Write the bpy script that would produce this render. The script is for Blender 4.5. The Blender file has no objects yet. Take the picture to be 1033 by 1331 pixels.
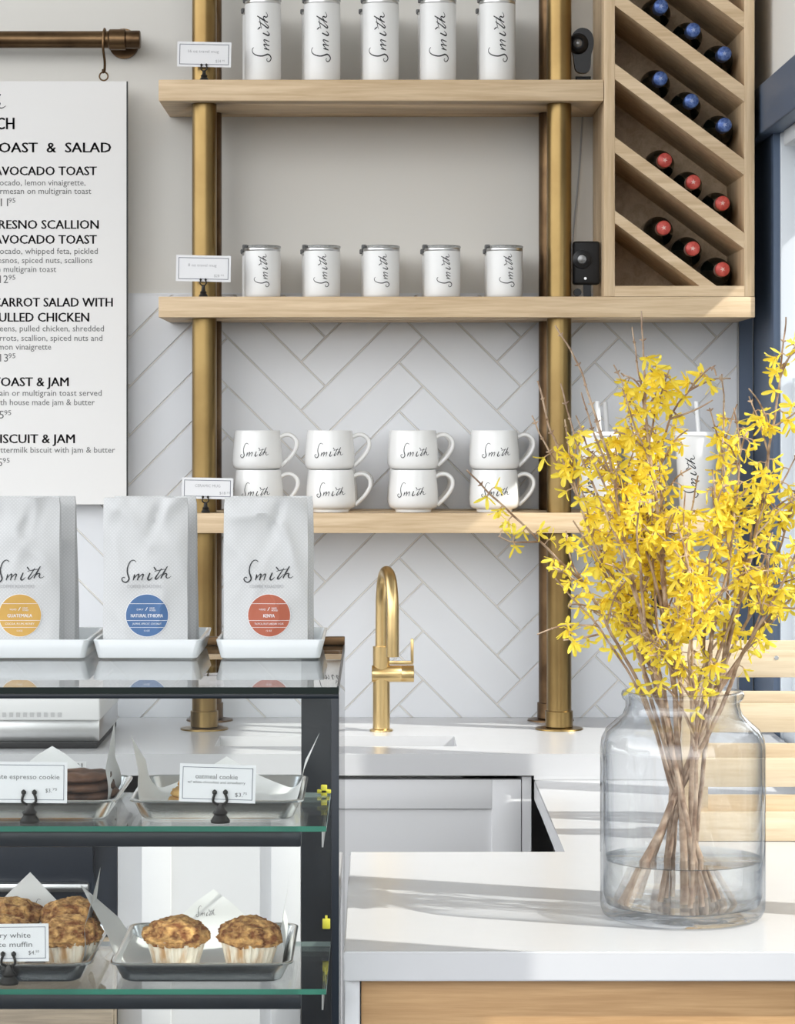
import bpy, bmesh, math, random
from mathutils import Vector, Matrix, noise

random.seed(7)
SC = bpy.context.scene
COL = SC.collection
F, VX, VY, EYE = 3500.0, 490.0, 552.0, 1.51      # focal length in pixels, vanishing point, eye height

# ------------------------------------------------------------------ camera
cam = bpy.data.cameras.new('camera')
cam.sensor_fit = 'AUTO'; cam.sensor_width = 36.0
cam.lens = F / 1331.0 * 36.0
cam.shift_x = (516.5 - VX) / 1331.0
cam.shift_y = -(665.5 - VY) / 1331.0
cam.clip_start = 0.05; cam.clip_end = 100
cam_o = bpy.data.objects.new('camera', cam); COL.objects.link(cam_o)
cam_o.location = (0, 0, EYE); cam_o.rotation_euler = (math.pi / 2, 0, 0)
SC.camera = cam_o

# ------------------------------------------------------------------ world, sun, exposure
SC.view_settings.view_transform = 'Standard'
SC.view_settings.look = 'None'
SC.view_settings.gamma = 1.0
SC.view_settings.use_curve_mapping = False
SC.view_settings.exposure = 0.1
WORLD_STRENGTH = 4.0
SUN_STRENGTH = 4.8
wd = bpy.data.worlds.new('world'); SC.world = wd; wd.use_nodes = True
wn = wd.node_tree.nodes; wl = wd.node_tree.links
bg = wn['Background']; bg.inputs['Strength'].default_value = WORLD_STRENGTH
tc = wn.new('ShaderNodeTexCoord'); sep = wn.new('ShaderNodeSeparateXYZ'); cr = wn.new('ShaderNodeValToRGB')
wl.new(tc.outputs['Generated'], sep.inputs[0]); wl.new(sep.outputs['Z'], cr.inputs[0])
cr.color_ramp.elements[0].position = 0.0; cr.color_ramp.elements[0].color = (0.10, 0.10, 0.10, 1)
cr.color_ramp.elements[1].position = 0.62; cr.color_ramp.elements[1].color = (0.33, 0.36, 0.40, 1)
e = cr.color_ramp.elements.new(0.06); e.color = (0.93, 0.95, 0.97, 1)
e = cr.color_ramp.elements.new(0.33); e.color = (0.97, 0.985, 1.0, 1)
wl.new(cr.outputs[0], bg.inputs['Color'])

sun = bpy.data.lights.new('sun', 'SUN'); sun.energy = SUN_STRENGTH; sun.angle = math.radians(0.53)
sun.color = (1.0, 0.97, 0.92)
sun_o = bpy.data.objects.new('sun', sun); COL.objects.link(sun_o)
SUN_DIR = Vector((-1.0, 0.37, -0.9)).normalized()
sun_o.rotation_euler = SUN_DIR.to_track_quat('-Z', 'Y').to_euler()
sun_o.location = (4, -1, 5)

SC.cycles.max_bounces = 12
SC.cycles.transparent_max_bounces = 40
SC.cycles.transmission_bounces = 10
SC.cycles.caustics_reflective = False
SC.cycles.sample_clamp_indirect = 6.0


def W(px, py, D):
    return Vector(((px - VX) * D / F, D, EYE - (py - VY) * D / F))


def WX(px, D):
    return (px - VX) * D / F


def WZ(py, D):
    return EYE - (py - VY) * D / F


# ------------------------------------------------------------------ materials
def new_mat(name):
    m = bpy.data.materials.new(name); m.use_nodes = True
    return m, m.node_tree.nodes, m.node_tree.links, m.node_tree.nodes['Principled BSDF']


def plain(name, col, rough=0.5, metal=0.0, spec=0.5, coat=0.0, var=0.0, scale=8.0, bump=0.0, bscale=60.0, trans=0.0):
    m, n, l, b = new_mat(name)
    b.inputs['Base Color'].default_value = (*col, 1)
    b.inputs['Roughness'].default_value = rough
    b.inputs['Metallic'].default_value = metal
    b.inputs['Specular IOR Level'].default_value = spec
    b.inputs['Coat Weight'].default_value = coat
    t = n.new('ShaderNodeTexCoord')
    if var > 0:
        nz = n.new('ShaderNodeTexNoise'); nz.inputs['Scale'].default_value = scale; nz.inputs['Detail'].default_value = 4
        l.new(t.outputs['Object'], nz.inputs['Vector'])
        mx = n.new('ShaderNodeMixRGB')
        mx.inputs[1].default_value = (*[c * (1 - var) for c in col], 1)
        mx.inputs[2].default_value = (*[min(1, c * (1 + var)) for c in col], 1)
        l.new(nz.outputs['Fac'], mx.inputs[0]); l.new(mx.outputs[0], b.inputs['Base Color'])
    if bump > 0:
        nb = n.new('ShaderNodeTexNoise'); nb.inputs['Scale'].default_value = bscale; nb.inputs['Detail'].default_value = 5
        l.new(t.outputs['Object'], nb.inputs['Vector'])
        bp = n.new('ShaderNodeBump'); bp.inputs['Strength'].default_value = bump; bp.inputs['Distance'].default_value = 0.01
        l.new(nb.outputs['Fac'], bp.inputs['Height']); l.new(bp.outputs[0], b.inputs['Normal'])
    return m


def wood(name, c1, c2, axis='X', scale=1.0, rough=0.55):
    m, n, l, b = new_mat(name)
    b.inputs['Roughness'].default_value = rough
    t = n.new('ShaderNodeTexCoord'); mp = n.new('ShaderNodeMapping')
    s = {'X': (1.6, 28, 28), 'Y': (28, 1.6, 28), 'Z': (28, 28, 1.6)}[axis]
    mp.inputs['Scale'].default_value = [v * scale for v in s]
    l.new(t.outputs['Object'], mp.inputs['Vector'])
    a = n.new('ShaderNodeTexNoise'); a.inputs['Scale'].default_value = 1.5; a.inputs['Detail'].default_value = 6; a.inputs['Distortion'].default_value = 1.2
    l.new(mp.outputs[0], a.inputs['Vector'])
    mp2 = n.new('ShaderNodeMapping'); mp2.inputs['Scale'].default_value = [v * scale * 5 for v in s]
    l.new(t.outputs['Object'], mp2.inputs['Vector'])
    f = n.new('ShaderNodeTexNoise'); f.inputs['Scale'].default_value = 2.0; f.inputs['Detail'].default_value = 3
    l.new(mp2.outputs[0], f.inputs['Vector'])
    r = n.new('ShaderNodeValToRGB')
    r.color_ramp.elements[0].position = 0.3; r.color_ramp.elements[0].color = (*c1, 1)
    r.color_ramp.elements[1].position = 0.7; r.color_ramp.elements[1].color = (*c2, 1)
    ad = n.new('ShaderNodeMath'); ad.operation = 'MULTIPLY_ADD'; ad.inputs[1].default_value = 0.45; ad.inputs[2].default_value = -0.22
    l.new(f.outputs['Fac'], ad.inputs[0])
    ad2 = n.new('ShaderNodeMath'); ad2.operation = 'ADD'
    l.new(a.outputs['Fac'], ad2.inputs[0]); l.new(ad.outputs[0], ad2.inputs[1])
    l.new(ad2.outputs[0], r.inputs[0]); l.new(r.outputs[0], b.inputs['Base Color'])
    bp = n.new('ShaderNodeBump'); bp.inputs['Strength'].default_value = 0.15; bp.inputs['Distance'].default_value = 0.002
    l.new(f.outputs['Fac'], bp.inputs['Height']); l.new(bp.outputs[0], b.inputs['Normal'])
    return m


def two_tone(name, c1, c2, scale, rough, metal=0.0, p0=0.35, p1=0.65, bump=0.0, stretch=(1, 1, 1)):
    m, n, l, b = new_mat(name)
    b.inputs['Roughness'].default_value = rough; b.inputs['Metallic'].default_value = metal
    t = n.new('ShaderNodeTexCoord'); mp = n.new('ShaderNodeMapping'); mp.inputs['Scale'].default_value = stretch
    l.new(t.outputs['Object'], mp.inputs['Vector'])
    a = n.new('ShaderNodeTexNoise'); a.inputs['Scale'].default_value = scale; a.inputs['Detail'].default_value = 7
    l.new(mp.outputs[0], a.inputs['Vector'])
    r = n.new('ShaderNodeValToRGB')
    r.color_ramp.elements[0].position = p0; r.color_ramp.elements[0].color = (*c1, 1)
    r.color_ramp.elements[1].position = p1; r.color_ramp.elements[1].color = (*c2, 1)
    l.new(a.outputs['Fac'], r.inputs[0]); l.new(r.outputs[0], b.inputs['Base Color'])
    if bump:
        bp = n.new('ShaderNodeBump'); bp.inputs['Strength'].default_value = bump; bp.inputs['Distance'].default_value = 0.004
        l.new(a.outputs['Fac'], bp.inputs['Height']); l.new(bp.outputs[0], b.inputs['Normal'])
    return m


def glass(name, tint=(0.96, 0.98, 0.98), edge=None, ior=1.45, refract=0.0, rough=0.0, wav=0.0, wscale=12.0, epow=2.0):
    """Thin clear glass: passes light straight on, reflects by Fresnel; edge tints what is seen at a slant."""
    m = bpy.data.materials.new(name); m.use_nodes = True
    n, l = m.node_tree.nodes, m.node_tree.links
    n.remove(n['Principled BSDF'])
    out = n['Material Output']
    tr = n.new('ShaderNodeBsdfTransparent'); tr.inputs[0].default_value = (*tint, 1)
    gl = n.new('ShaderNodeBsdfGlossy'); gl.inputs['Roughness'].default_value = rough
    # Schlick's reflectance from the slant of the surface, the same from both sides
    fw = n.new('ShaderNodeLayerWeight'); fw.inputs['Blend'].default_value = 0.5
    pw = n.new('ShaderNodeMath'); pw.operation = 'POWER'; pw.inputs[1].default_value = 5.0
    r0 = ((ior - 1) / (ior + 1)) ** 2
    fr = n.new('ShaderNodeMath'); fr.operation = 'MULTIPLY_ADD'; fr.inputs[1].default_value = 1 - r0; fr.inputs[2].default_value = r0
    l.new(fw.outputs['Facing'], pw.inputs[0]); l.new(pw.outputs[0], fr.inputs[0])
    mx = n.new('ShaderNodeMixShader')
    if edge:
        lw = n.new('ShaderNodeLayerWeight'); lw.inputs['Blend'].default_value = 0.5
        ep = n.new('ShaderNodeMath'); ep.operation = 'POWER'; ep.inputs[1].default_value = epow; l.new(lw.outputs['Facing'], ep.inputs[0])
        cm = n.new('ShaderNodeMixRGB'); cm.inputs[1].default_value = (*tint, 1); cm.inputs[2].default_value = (*edge, 1)
        l.new(ep.outputs[0], cm.inputs[0]); l.new(cm.outputs[0], tr.inputs[0])
    src = tr.outputs[0]
    bp = None
    if wav > 0:
        t = n.new('ShaderNodeTexCoord'); nz = n.new('ShaderNodeTexNoise'); nz.inputs['Scale'].default_value = wscale
        mp = n.new('ShaderNodeMapping'); mp.inputs['Scale'].default_value = (1, 1, 0.3)
        l.new(t.outputs['Object'], mp.inputs[0]); l.new(mp.outputs[0], nz.inputs['Vector'])
        bp = n.new('ShaderNodeBump'); bp.inputs['Strength'].default_value = wav; bp.inputs['Distance'].default_value = 0.02
        l.new(nz.outputs['Fac'], bp.inputs['Height']); l.new(bp.outputs[0], gl.inputs['Normal'])
    if refract > 0:
        rf = n.new('ShaderNodeBsdfRefraction'); rf.inputs['IOR'].default_value = ior; rf.inputs['Roughness'].default_value = 0.0
        if bp: l.new(bp.outputs[0], rf.inputs['Normal'])
        m2 = n.new('ShaderNodeMixShader'); m2.inputs[0].default_value = refract
        l.new(tr.outputs[0], m2.inputs[1]); l.new(rf.outputs[0], m2.inputs[2]); src = m2.outputs[0]
    l.new(fr.outputs[0], mx.inputs[0]); l.new(src, mx.inputs[1]); l.new(gl.outputs[0], mx.inputs[2])
    l.new(mx.outputs[0], out.inputs['Surface'])
    return m


def petal_mat():
    m, n, l, b = new_mat('petal_yellow')
    t = n.new('ShaderNodeTexCoord'); nz = n.new('ShaderNodeTexNoise'); nz.inputs['Scale'].default_value = 40
    l.new(t.outputs['Object'], nz.inputs['Vector'])
    mx = n.new('ShaderNodeMixRGB'); mx.inputs[1].default_value = (1.0, 0.76, 0.035, 1); mx.inputs[2].default_value = (1.0, 0.90, 0.16, 1)
    l.new(nz.outputs['Fac'], mx.inputs[0]); l.new(mx.outputs[0], b.inputs['Base Color'])
    b.inputs['Roughness'].default_value = 0.6
    tr = n.new('ShaderNodeBsdfTranslucent'); l.new(mx.outputs[0], tr.inputs[0])
    ms = n.new('ShaderNodeMixShader'); ms.inputs[0].default_value = 0.4
    l.new(b.outputs[0], ms.inputs[1]); l.new(tr.outputs[0], ms.inputs[2])
    l.new(ms.outputs[0], n['Material Output'].inputs['Surface'])
    return m


def bag_mat():
    m, n, l, b = new_mat('bag_paper')
    t = n.new('ShaderNodeTexCoord')
    outs = []
    for ang in (0.785, -0.785):
        mp = n.new('ShaderNodeMapping'); mp.inputs['Rotation'].default_value = (0, ang, 0); mp.inputs['Scale'].default_value = (1, 0.001, 1)
        l.new(t.outputs['Object'], mp.inputs[0])
        w = n.new('ShaderNodeTexWave'); w.inputs['Scale'].default_value = 90; w.inputs['Distortion'].default_value = 1.0; w.bands_direction = 'X'
        l.new(mp.outputs[0], w.inputs['Vector']); outs.append(w)
    mu = n.new('ShaderNodeMath'); mu.operation = 'MULTIPLY'
    l.new(outs[0].outputs['Fac'], mu.inputs[0]); l.new(outs[1].outputs['Fac'], mu.inputs[1])
    mx = n.new('ShaderNodeMixRGB'); mx.inputs[1].default_value = (0.545, 0.55, 0.55, 1); mx.inputs[2].default_value = (0.635, 0.64, 0.64, 1)
    l.new(mu.outputs[0], mx.inputs[0]); l.new(mx.outputs[0], b.inputs['Base Color'])
    b.inputs['Roughness'].default_value = 0.55
    return m


M = {}
M['wall'] = plain('wall_paint', (0.745, 0.725, 0.68), 0.9, var=0.02, scale=3)
M['tile'] = plain('tile_glaze', (0.745, 0.76, 0.785), 0.2, var=0.05, scale=5, bump=0.05, bscale=9)
M['house'] = plain('added_house_front', (0.30, 0.29, 0.28), 0.9, var=0.1, scale=2)
M['grout'] = plain('grout', (0.74, 0.71, 0.66), 0.9)
M['oak'] = wood('oak', (0.53, 0.375, 0.215), (0.73, 0.56, 0.365), 'X')
M['oak_z'] = wood('oak_upright', (0.53, 0.375, 0.215), (0.71, 0.545, 0.355), 'Z')
M['oak_y'] = wood('oak_shaded', (0.46, 0.32, 0.19), (0.64, 0.48, 0.31), 'Y')  # darker copy of the oak; shade inside the rack put into the colour
M['oak_panel'] = wood('oak_panel', (0.40, 0.225, 0.09), (0.54, 0.33, 0.15), 'X')
M['pine'] = wood('pine', (0.62, 0.48, 0.31), (0.76, 0.63, 0.45), 'X')
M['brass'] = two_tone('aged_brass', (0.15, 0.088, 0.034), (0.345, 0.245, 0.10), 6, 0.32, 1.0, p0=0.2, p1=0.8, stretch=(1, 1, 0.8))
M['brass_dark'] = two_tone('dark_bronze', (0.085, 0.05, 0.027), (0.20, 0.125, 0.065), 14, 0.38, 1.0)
M['brass_new'] = plain('brushed_brass', (0.66, 0.48, 0.23), 0.28, 1.0)
M['white_enamel'] = plain('white_enamel', (0.80, 0.80, 0.79), 0.35)
M['ceramic'] = plain('white_ceramic', (0.82, 0.815, 0.80), 0.18)
M['tray'] = plain('tray_ceramic', (0.66, 0.69, 0.70), 0.16)
M['ink'] = plain('ink_black', (0.02, 0.022, 0.025), 0.6)
M['ink_soft'] = plain('ink_grey', (0.13, 0.13, 0.13), 0.7)
M['ink_pale'] = plain('ink_pale', (0.42, 0.42, 0.43), 0.7)
M['navy_line'] = plain('card_border', (0.12, 0.13, 0.17), 0.7)
M['paper'] = plain('white_card', (0.82, 0.82, 0.83), 0.8)
M['board'] = plain('white_board', (0.80, 0.79, 0.775), 0.7)
M['board_edge'] = plain('board_edge', (0.03, 0.03, 0.03), 0.6)
M['steel'] = plain('steel', (0.62, 0.62, 0.62), 0.28, 1.0)
M['alu'] = plain('aluminium', (0.86, 0.87, 0.87), 0.24, 1.0, bump=0.03, bscale=20)
M['black'] = plain('black_plastic', (0.006, 0.006, 0.007), 0.3, spec=0.3)
M['black_matte'] = plain('black_matte', (0.010, 0.010, 0.011), 0.55, spec=0.3)
M['lens'] = plain('lens_glass', (0.20, 0.20, 0.20), 0.25, 0.6)
M['iron'] = plain('black_iron', (0.03, 0.028, 0.026), 0.4, 0.6)
M['quartz'] = plain('white_quartz', (0.60, 0.60, 0.61), 0.25, var=0.015, scale=30)
M['cab_white'] = plain('cabinet_white', (0.72, 0.72, 0.73), 0.45)
M['dark'] = plain('overhang_shade', (0.04, 0.035, 0.03), 0.8)  # dark tone stands in for shade beneath the return counter
M['fridge'] = plain('dark_steel', (0.012, 0.018, 0.03), 0.3)
M['navy'] = plain('navy_paint', (0.085, 0.12, 0.185), 0.45, var=0.08, scale=6)
M['frame_grey'] = plain('pale_frame', (0.66, 0.70, 0.74), 0.5)
M['case_black'] = plain('case_frame', (0.008, 0.012, 0.018), 0.3, spec=0.3)
M['pane'] = glass('clear_pane', (0.985, 0.995, 0.99))
M['pane_edge'] = plain('glass_edge', (0.008, 0.014, 0.012), 0.3, spec=0.2)
M['pane_green'] = plain('green_edge', (0.03, 0.17, 0.12), 0.12)
M['pane_pale'] = plain('pale_edge', (0.45, 0.58, 0.56), 0.2)
M['jar'] = glass('jar_glass', (0.985, 0.99, 0.995), edge=(0.25, 0.31, 0.38), refract=0.0, wav=0.4, wscale=14, epow=4.2, ior=1.6)
M['water'] = glass('water', (0.97, 0.985, 0.99), edge=(0.88, 0.91, 0.93), ior=1.33, refract=0.35)
M['lid'] = glass('lid_clear', (0.80, 0.81, 0.82), edge=(0.62, 0.64, 0.65), rough=0.1)
M['petal'] = petal_mat()
M['bark'] = two_tone('bark', (0.22, 0.13, 0.08), (0.52, 0.39, 0.28), 60, 0.8, bump=0.4)
M['bark_wet'] = two_tone('bark_cut_end', (0.40, 0.24, 0.10), (0.60, 0.42, 0.22), 80, 0.7)
M['bag'] = bag_mat()
M['yellow_label'] = plain('label_yellow', (0.58, 0.34, 0.075), 0.6)
M['blue_label'] = plain('label_blue', (0.065, 0.145, 0.31), 0.6)
M['red_label'] = plain('label_red', (0.41, 0.105, 0.055), 0.6)
M['crumb'] = two_tone('muffin_crumb', (0.20, 0.065, 0.015), (0.72, 0.42, 0.15), 95, 0.85, p0=0.36, p1=0.66, bump=1.0)
M['cup_paper'] = two_tone('muffin_paper', (0.56, 0.34, 0.16), (0.84, 0.77, 0.64), 60, 0.8, p0=0.34, p1=0.52, stretch=(1, 1, 0.25))
M['choc'] = two_tone('chocolate', (0.045, 0.018, 0.009), (0.16, 0.075, 0.04), 40, 0.6, bump=0.7)
M['oat'] = two_tone('oat_biscuit', (0.42, 0.20, 0.05), (0.72, 0.46, 0.16), 60, 0.8, bump=0.8)
M['parchment'] = plain('parchment', (0.80, 0.80, 0.79), 0.7)
M['bottle'] = plain('bottle_glass', (0.008, 0.011, 0.009), 0.12, coat=0.5)
M['foil_blue'] = two_tone('foil_blue', (0.03, 0.08, 0.33), (0.16, 0.27, 0.60), 160, 0.35, 0.3)
M['foil_red'] = two_tone('foil_red', (0.52, 0.05, 0.045), (0.74, 0.15, 0.12), 90, 0.4, 0.15)
M['foil_band'] = plain('foil_band', (0.60, 0.46, 0.42), 0.5)
M['foil_pale'] = plain('foil_emblem', (0.85, 0.55, 0.50), 0.5)
M['foil_pale_blue'] = plain('foil_emblem_blue', (0.36, 0.46, 0.74), 0.5)
M['clip_yellow'] = plain('clip_yellow', (0.75, 0.68, 0.05), 0.4)
M['concrete'] = plain('floor_grey', (0.055, 0.05, 0.045), 0.7, var=0.1)
M['straw'] = plain('straw_white', (0.82, 0.82, 0.82), 0.4)
M['card_blue'] = plain('print_blue', (0.04, 0.12, 0.35), 0.7)
M['drawer_brown'] = wood('grey_brown_board', (0.20, 0.16, 0.12), (0.34, 0.28, 0.21), 'X')
M['plaster'] = plain('ceiling_white', (0.80, 0.79, 0.77), 0.9)


# ------------------------------------------------------------------ object helpers
def root_loc(o):
    p = Vector((0, 0, 0))
    while o is not None:
        p += o.location; o = o.parent
    return p


def tag(o, label, cat, group=None, kind=None):
    if label: o['label'] = label
    if cat: o['category'] = cat
    if group: o['group'] = group
    if kind: o['kind'] = kind
    return o


def thing(name, label, cat, loc, group=None, kind=None):
    o = bpy.data.objects.new(name, None); COL.objects.link(o)
    o.empty_display_size = 0.02
    o.location = loc
    return tag(o, label, cat, group, kind)


def copy_tree(o, parent=None):
    c = o.copy(); COL.objects.link(c); c.parent = parent
    for ch in list(o.children):
        copy_tree(ch, c)
    return c


class MB:
    def __init__(self):
        self.bm = bmesh.new(); self.mi = 0

    def _faces(self, fs):
        for f in fs: f.material_index = self.mi
        return fs

    def poly(self, verts, faces):
        vs = [self.bm.verts.new(v) for v in verts]
        out = []
        for f in faces:
            try: out.append(self.bm.faces.new([vs[i] for i in f]))
            except ValueError: pass
        return self._faces(out)

    def box(self, x0, x1, y0, y1, z0, z1, bevel=0.0, seg=2, mtx=None):
        t = bmesh.new()
        bmesh.ops.create_cube(t, size=1.0)
        for v in t.verts:
            v.co = Vector(((x0 + x1) / 2 + v.co.x * (x1 - x0), (y0 + y1) / 2 + v.co.y * (y1 - y0), (z0 + z1) / 2 + v.co.z * (z1 - z0)))
        if bevel > 0:
            bmesh.ops.bevel(t, geom=list(t.edges), offset=bevel, segments=seg, affect='EDGES', profile=0.5)
        self._merge(t, mtx)

    def _merge(self, t, mtx=None):
        t.verts.index_update()
        vs = [self.bm.verts.new(mtx @ v.co if mtx else v.co.copy()) for v in t.verts]
        for f in t.faces:
            try:
                nf = self.bm.faces.new([vs[v.index] for v in f.verts]); nf.material_index = self.mi
            except ValueError: pass
        t.free()

    def rings(self, rings, cap0=True, cap1=True, closed=True):
        vv = [[self.bm.verts.new(p) for p in r] for r in rings]
        out = []
        for a, b in zip(vv, vv[1:]):
            n = len(a)
            for i in range(n if closed else n - 1):
                j = (i + 1) % n
                out.append(self.bm.faces.new((a[i], a[j], b[j], b[i])))
        if cap0: out.append(self.bm.faces.new(list(reversed(vv[0]))))
        if cap1: out.append(self.bm.faces.new(vv[-1]))
        return self._faces(out)

    def lathe(self, prof, c=(0, 0, 0), n=40, axis='Z', cap0=True, cap1=True, mtx=None):
        c = Vector(c); rr = []
        for r, h in prof:
            ring = []
            for i in range(n):
                a = 2 * math.pi * i / n
                if axis == 'Z': p = Vector((r * math.cos(a), r * math.sin(a), h))
                elif axis == 'Y': p = Vector((r * math.cos(a), h, -r * math.sin(a)))
                else: p = Vector((h, r * math.cos(a), r * math.sin(a)))
                if mtx: p = mtx @ p
                ring.append(c + p)
            rr.append(ring)
        return self.rings(rr, cap0, cap1)

    def tube(self, pts, rad, n=8, cap=True):
        pts = [Vector(p) for p in pts]
        k = len(pts)
        if not isinstance(rad, (list, tuple)): rad = [rad] * k
        rings = []; up = None
        for i, p in enumerate(pts):
            d = (pts[min(i + 1, k - 1)] - pts[max(i - 1, 0)])
            if d.length < 1e-9: d = Vector((0, 0, 1))
            d.normalize()
            if up is None:
                up = d.orthogonal().normalized()
            else:
                up = up - d * up.dot(d)
                up = up.normalized() if up.length > 1e-6 else d.orthogonal().normalized()
            s = d.cross(up)
            rings.append([p + (up * math.cos(2 * math.pi * j / n) + s * math.sin(2 * math.pi * j / n)) * rad[i] for j in range(n)])
        return self.rings(rings, cap, cap)

    def prism_xz(self, pts, y0, y1):
        """pts: polygon in (x, z), pushed from y0 to y1."""
        n = len(pts)
        return self.poly([(x, y0, z) for x, z in pts] + [(x, y1, z) for x, z in pts],
                         [list(range(n)), list(range(2 * n - 1, n - 1, -1))] + [[i, i + n, (i + 1) % n + n, (i + 1) % n] for i in range(n)])

    def build(self, name, mats, parent=None, smooth=40, kind=None, recalc=True):
        if recalc: bmesh.ops.recalc_face_normals(self.bm, faces=list(self.bm.faces))
        off = root_loc(parent) if parent is not None else Vector((0, 0, 0))
        if off.length > 0:
            for v in self.bm.verts: v.co -= off
        me = bpy.data.meshes.new(name)
        self.bm.to_mesh(me); self.bm.free()
        for m in (mats if isinstance(mats, (list, tuple)) else [mats]): me.materials.append(m)
        if smooth:
            me.polygons.foreach_set('use_smooth', [True] * len(me.polygons))
            me.set_sharp_from_angle(angle=math.radians(smooth))
        o = bpy.data.objects.new(name, me); COL.objects.link(o)
        if parent is not None: o.parent = parent
        if kind: o['kind'] = kind
        return o


def recenter(o, loc):
    """Move a lone mesh's origin to loc without moving its surface."""
    loc = Vector(loc)
    o.data.transform(Matrix.Translation(-loc)); o.location = loc
    return o


def struct(mb, name, mats, smooth=30, label=None):
    o = mb.build(name, mats, None, smooth); o['kind'] = 'structure'
    return o


def boolean(o, cutter, op='DIFFERENCE'):
    md = o.modifiers.new('cut', 'BOOLEAN'); md.object = cutter; md.operation = op; md.solver = 'EXACT'
    dg = bpy.context.evaluated_depsgraph_get(); dg.update()
    me = bpy.data.meshes.new_from_object(o.evaluated_get(dg), preserve_all_data_layers=True, depsgraph=dg)
    o.modifiers.clear(); old = o.data; o.data = me
    bpy.data.objects.remove(cutter)
    return o


# ------------------------------------------------------------------ writing
_CAP = {}


def text_geo(s, bold=0.0, spacing=1.0):
    cu = bpy.data.curves.new('t', 'FONT'); cu.body = s; cu.size = 1.0; cu.offset = bold; cu.resolution_u = 2; cu.space_character = spacing
    ob = bpy.data.objects.new('t', cu); COL.objects.link(ob)
    dg = bpy.context.evaluated_depsgraph_get(); dg.update()
    me = bpy.data.meshes.new_from_object(ob.evaluated_get(dg), depsgraph=dg)
    vs = [v.co.copy() for v in me.vertices]; fs = [list(p.vertices) for p in me.polygons]
    bpy.data.objects.remove(ob); bpy.data.curves.remove(cu); bpy.data.meshes.remove(me)
    return vs, fs


def cap_height():
    if 'h' not in _CAP:
        vs, _ = text_geo('H'); _CAP['h'] = max(v.y for v in vs)
    return _CAP['h']


def add_text(mb, s, xl, xr, base, cap, fn, bold=0.0, spacing=1.0):
    """Writes s between xl and xr on a base line with the given capital height; fn maps (x, height) to a point."""
    vs, fs = text_geo(s, 0.0, spacing)
    if not vs: return
    a, b = min(v.x for v in vs), max(v.x for v in vs)
    k = (xr - xl) / (b - a) if xr is not None else cap / cap_height()
    ky = cap / cap_height()
    for sh in ((-bold, 0, bold) if bold else (0,)):
        mb.poly([fn(xl + (v.x - a) * k + sh * ky, base + v.y * ky) for v in vs], fs)


# the brand script, pen strokes read off a bag: (points, width at start, middle, end)
STROKES = [
    ([(412, 266), (398, 250), (375, 245), (350, 260), (330, 295), (318, 340), (318, 385), (330, 425), (336, 452), (322, 480), (295, 494), (268, 480), (257, 458), (266, 440), (284, 436), (290, 448)], 7, 17, 6),
    ([(398, 402), (394, 430), (382, 470)], 9, 17, 8),
    ([(400, 440), (418, 416), (438, 400), (444, 408), (438, 435), (428, 470)], 4, 15, 12),
    ([(446, 440), (464, 416), (484, 400), (493, 408), (484, 440), (474, 470)], 4, 14, 9),
    ([(566, 386), (552, 420), (541, 450), (549, 467), (566, 462), (590, 436)], 13, 19, 5),
    ([(606, 320), (618, 338), (632, 356)], 9, 15, 10),
    ([(690, 336), (660, 385), (634, 425), (622, 448), (634, 458), (658, 436), (690, 400)], 8, 17, 4),
    ([(612, 372), (640, 362), (690, 352), (726, 346)], 5, 9, 5),
    ([(752, 314), (726, 362), (702, 406), (682, 450)], 10, 18, 12),
    ([(684, 444), (706, 412), (732, 394), (746, 402), (738, 426), (748, 444), (770, 442), (794, 424)], 5, 15, 4),
]
LX0, LX1, LY0, LY1 = 250.0, 796.0, 240.0, 500.0


def catmull(pts, per=6):
    P = [pts[0]] + list(pts) + [pts[-1]]
    out = []
    for i in range(1, len(P) - 2):
        for k in range(per):
            t = k / per
            a, b, c, d = P[i - 1], P[i], P[i + 1], P[i + 2]
            out.append(tuple(0.5 * ((2 * b[j]) + (-a[j] + c[j]) * t + (2 * a[j] - 5 * b[j] + 4 * c[j] - d[j]) * t * t + (-a[j] + 3 * b[j] - 3 * c[j] + d[j]) * t ** 3) for j in range(len(b))))
    out.append(tuple(pts[-1]))
    return out


def add_logo(mb, fn, x0, x1, z0, z1, rot=False, fat=1.0):
    """The script in the box x0..x1, z0..z1 (fn maps to 3D); rot turns it to read upwards."""
    for pts, w0, w1, w2 in STROKES:
        c = catmull(pts, 5); n = len(c)
        L, R = [], []
        for i, p in enumerate(c):
            q0, q1 = c[max(0, i - 1)], c[min(n - 1, i + 1)]
            dx, dy = q1[0] - q0[0], q1[1] - q0[1]; h = math.hypot(dx, dy) or 1
            t = i / (n - 1)
            w = (w0 + (w1 - w0) * t * 2 if t < 0.5 else w1 + (w2 - w1) * (t - 0.5) * 2) * 0.5 * fat
            L.append((p[0] - dy / h * w, p[1] + dx / h * w)); R.append((p[0] + dy / h * w, p[1] - dx / h * w))

        def place(q):
            u = (q[0] - LX0) / (LX1 - LX0); v = (LY1 - q[1]) / (LY1 - LY0)
            if rot: return fn(x1 - v * (x1 - x0), z0 + u * (z1 - z0))
            return fn(x0 + u * (x1 - x0), z0 + v * (z1 - z0))
        mb.poly([place(q) for q in L] + [place(q) for q in R], [[i, i + 1, n + i + 1, n + i] for i in range(n - 1)])


# ================================================================== THE ROOM
DW = 5.47                                   # back wall
XC = 0.764                                  # corner of the back and the window wall
Z_REAR, Z_FRONT = 0.916, 0.869              # the sink counter is a slab higher than the bar counter
m = MB(); m.box(-2.6, XC, DW, DW + 0.12, 0, 4.3); struct(m, 'wall_back', M['wall'])
m = MB(); m.box(-3.5, 3.0, -4.0, DW + 0.12, -0.05, 0); struct(m, 'floor', M['concrete'])
m = MB(); m.box(-2.6, XC + 0.12, 0.0, DW + 0.12, 4.3, 4.4); struct(m, 'ceiling', M['plaster'])


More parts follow.
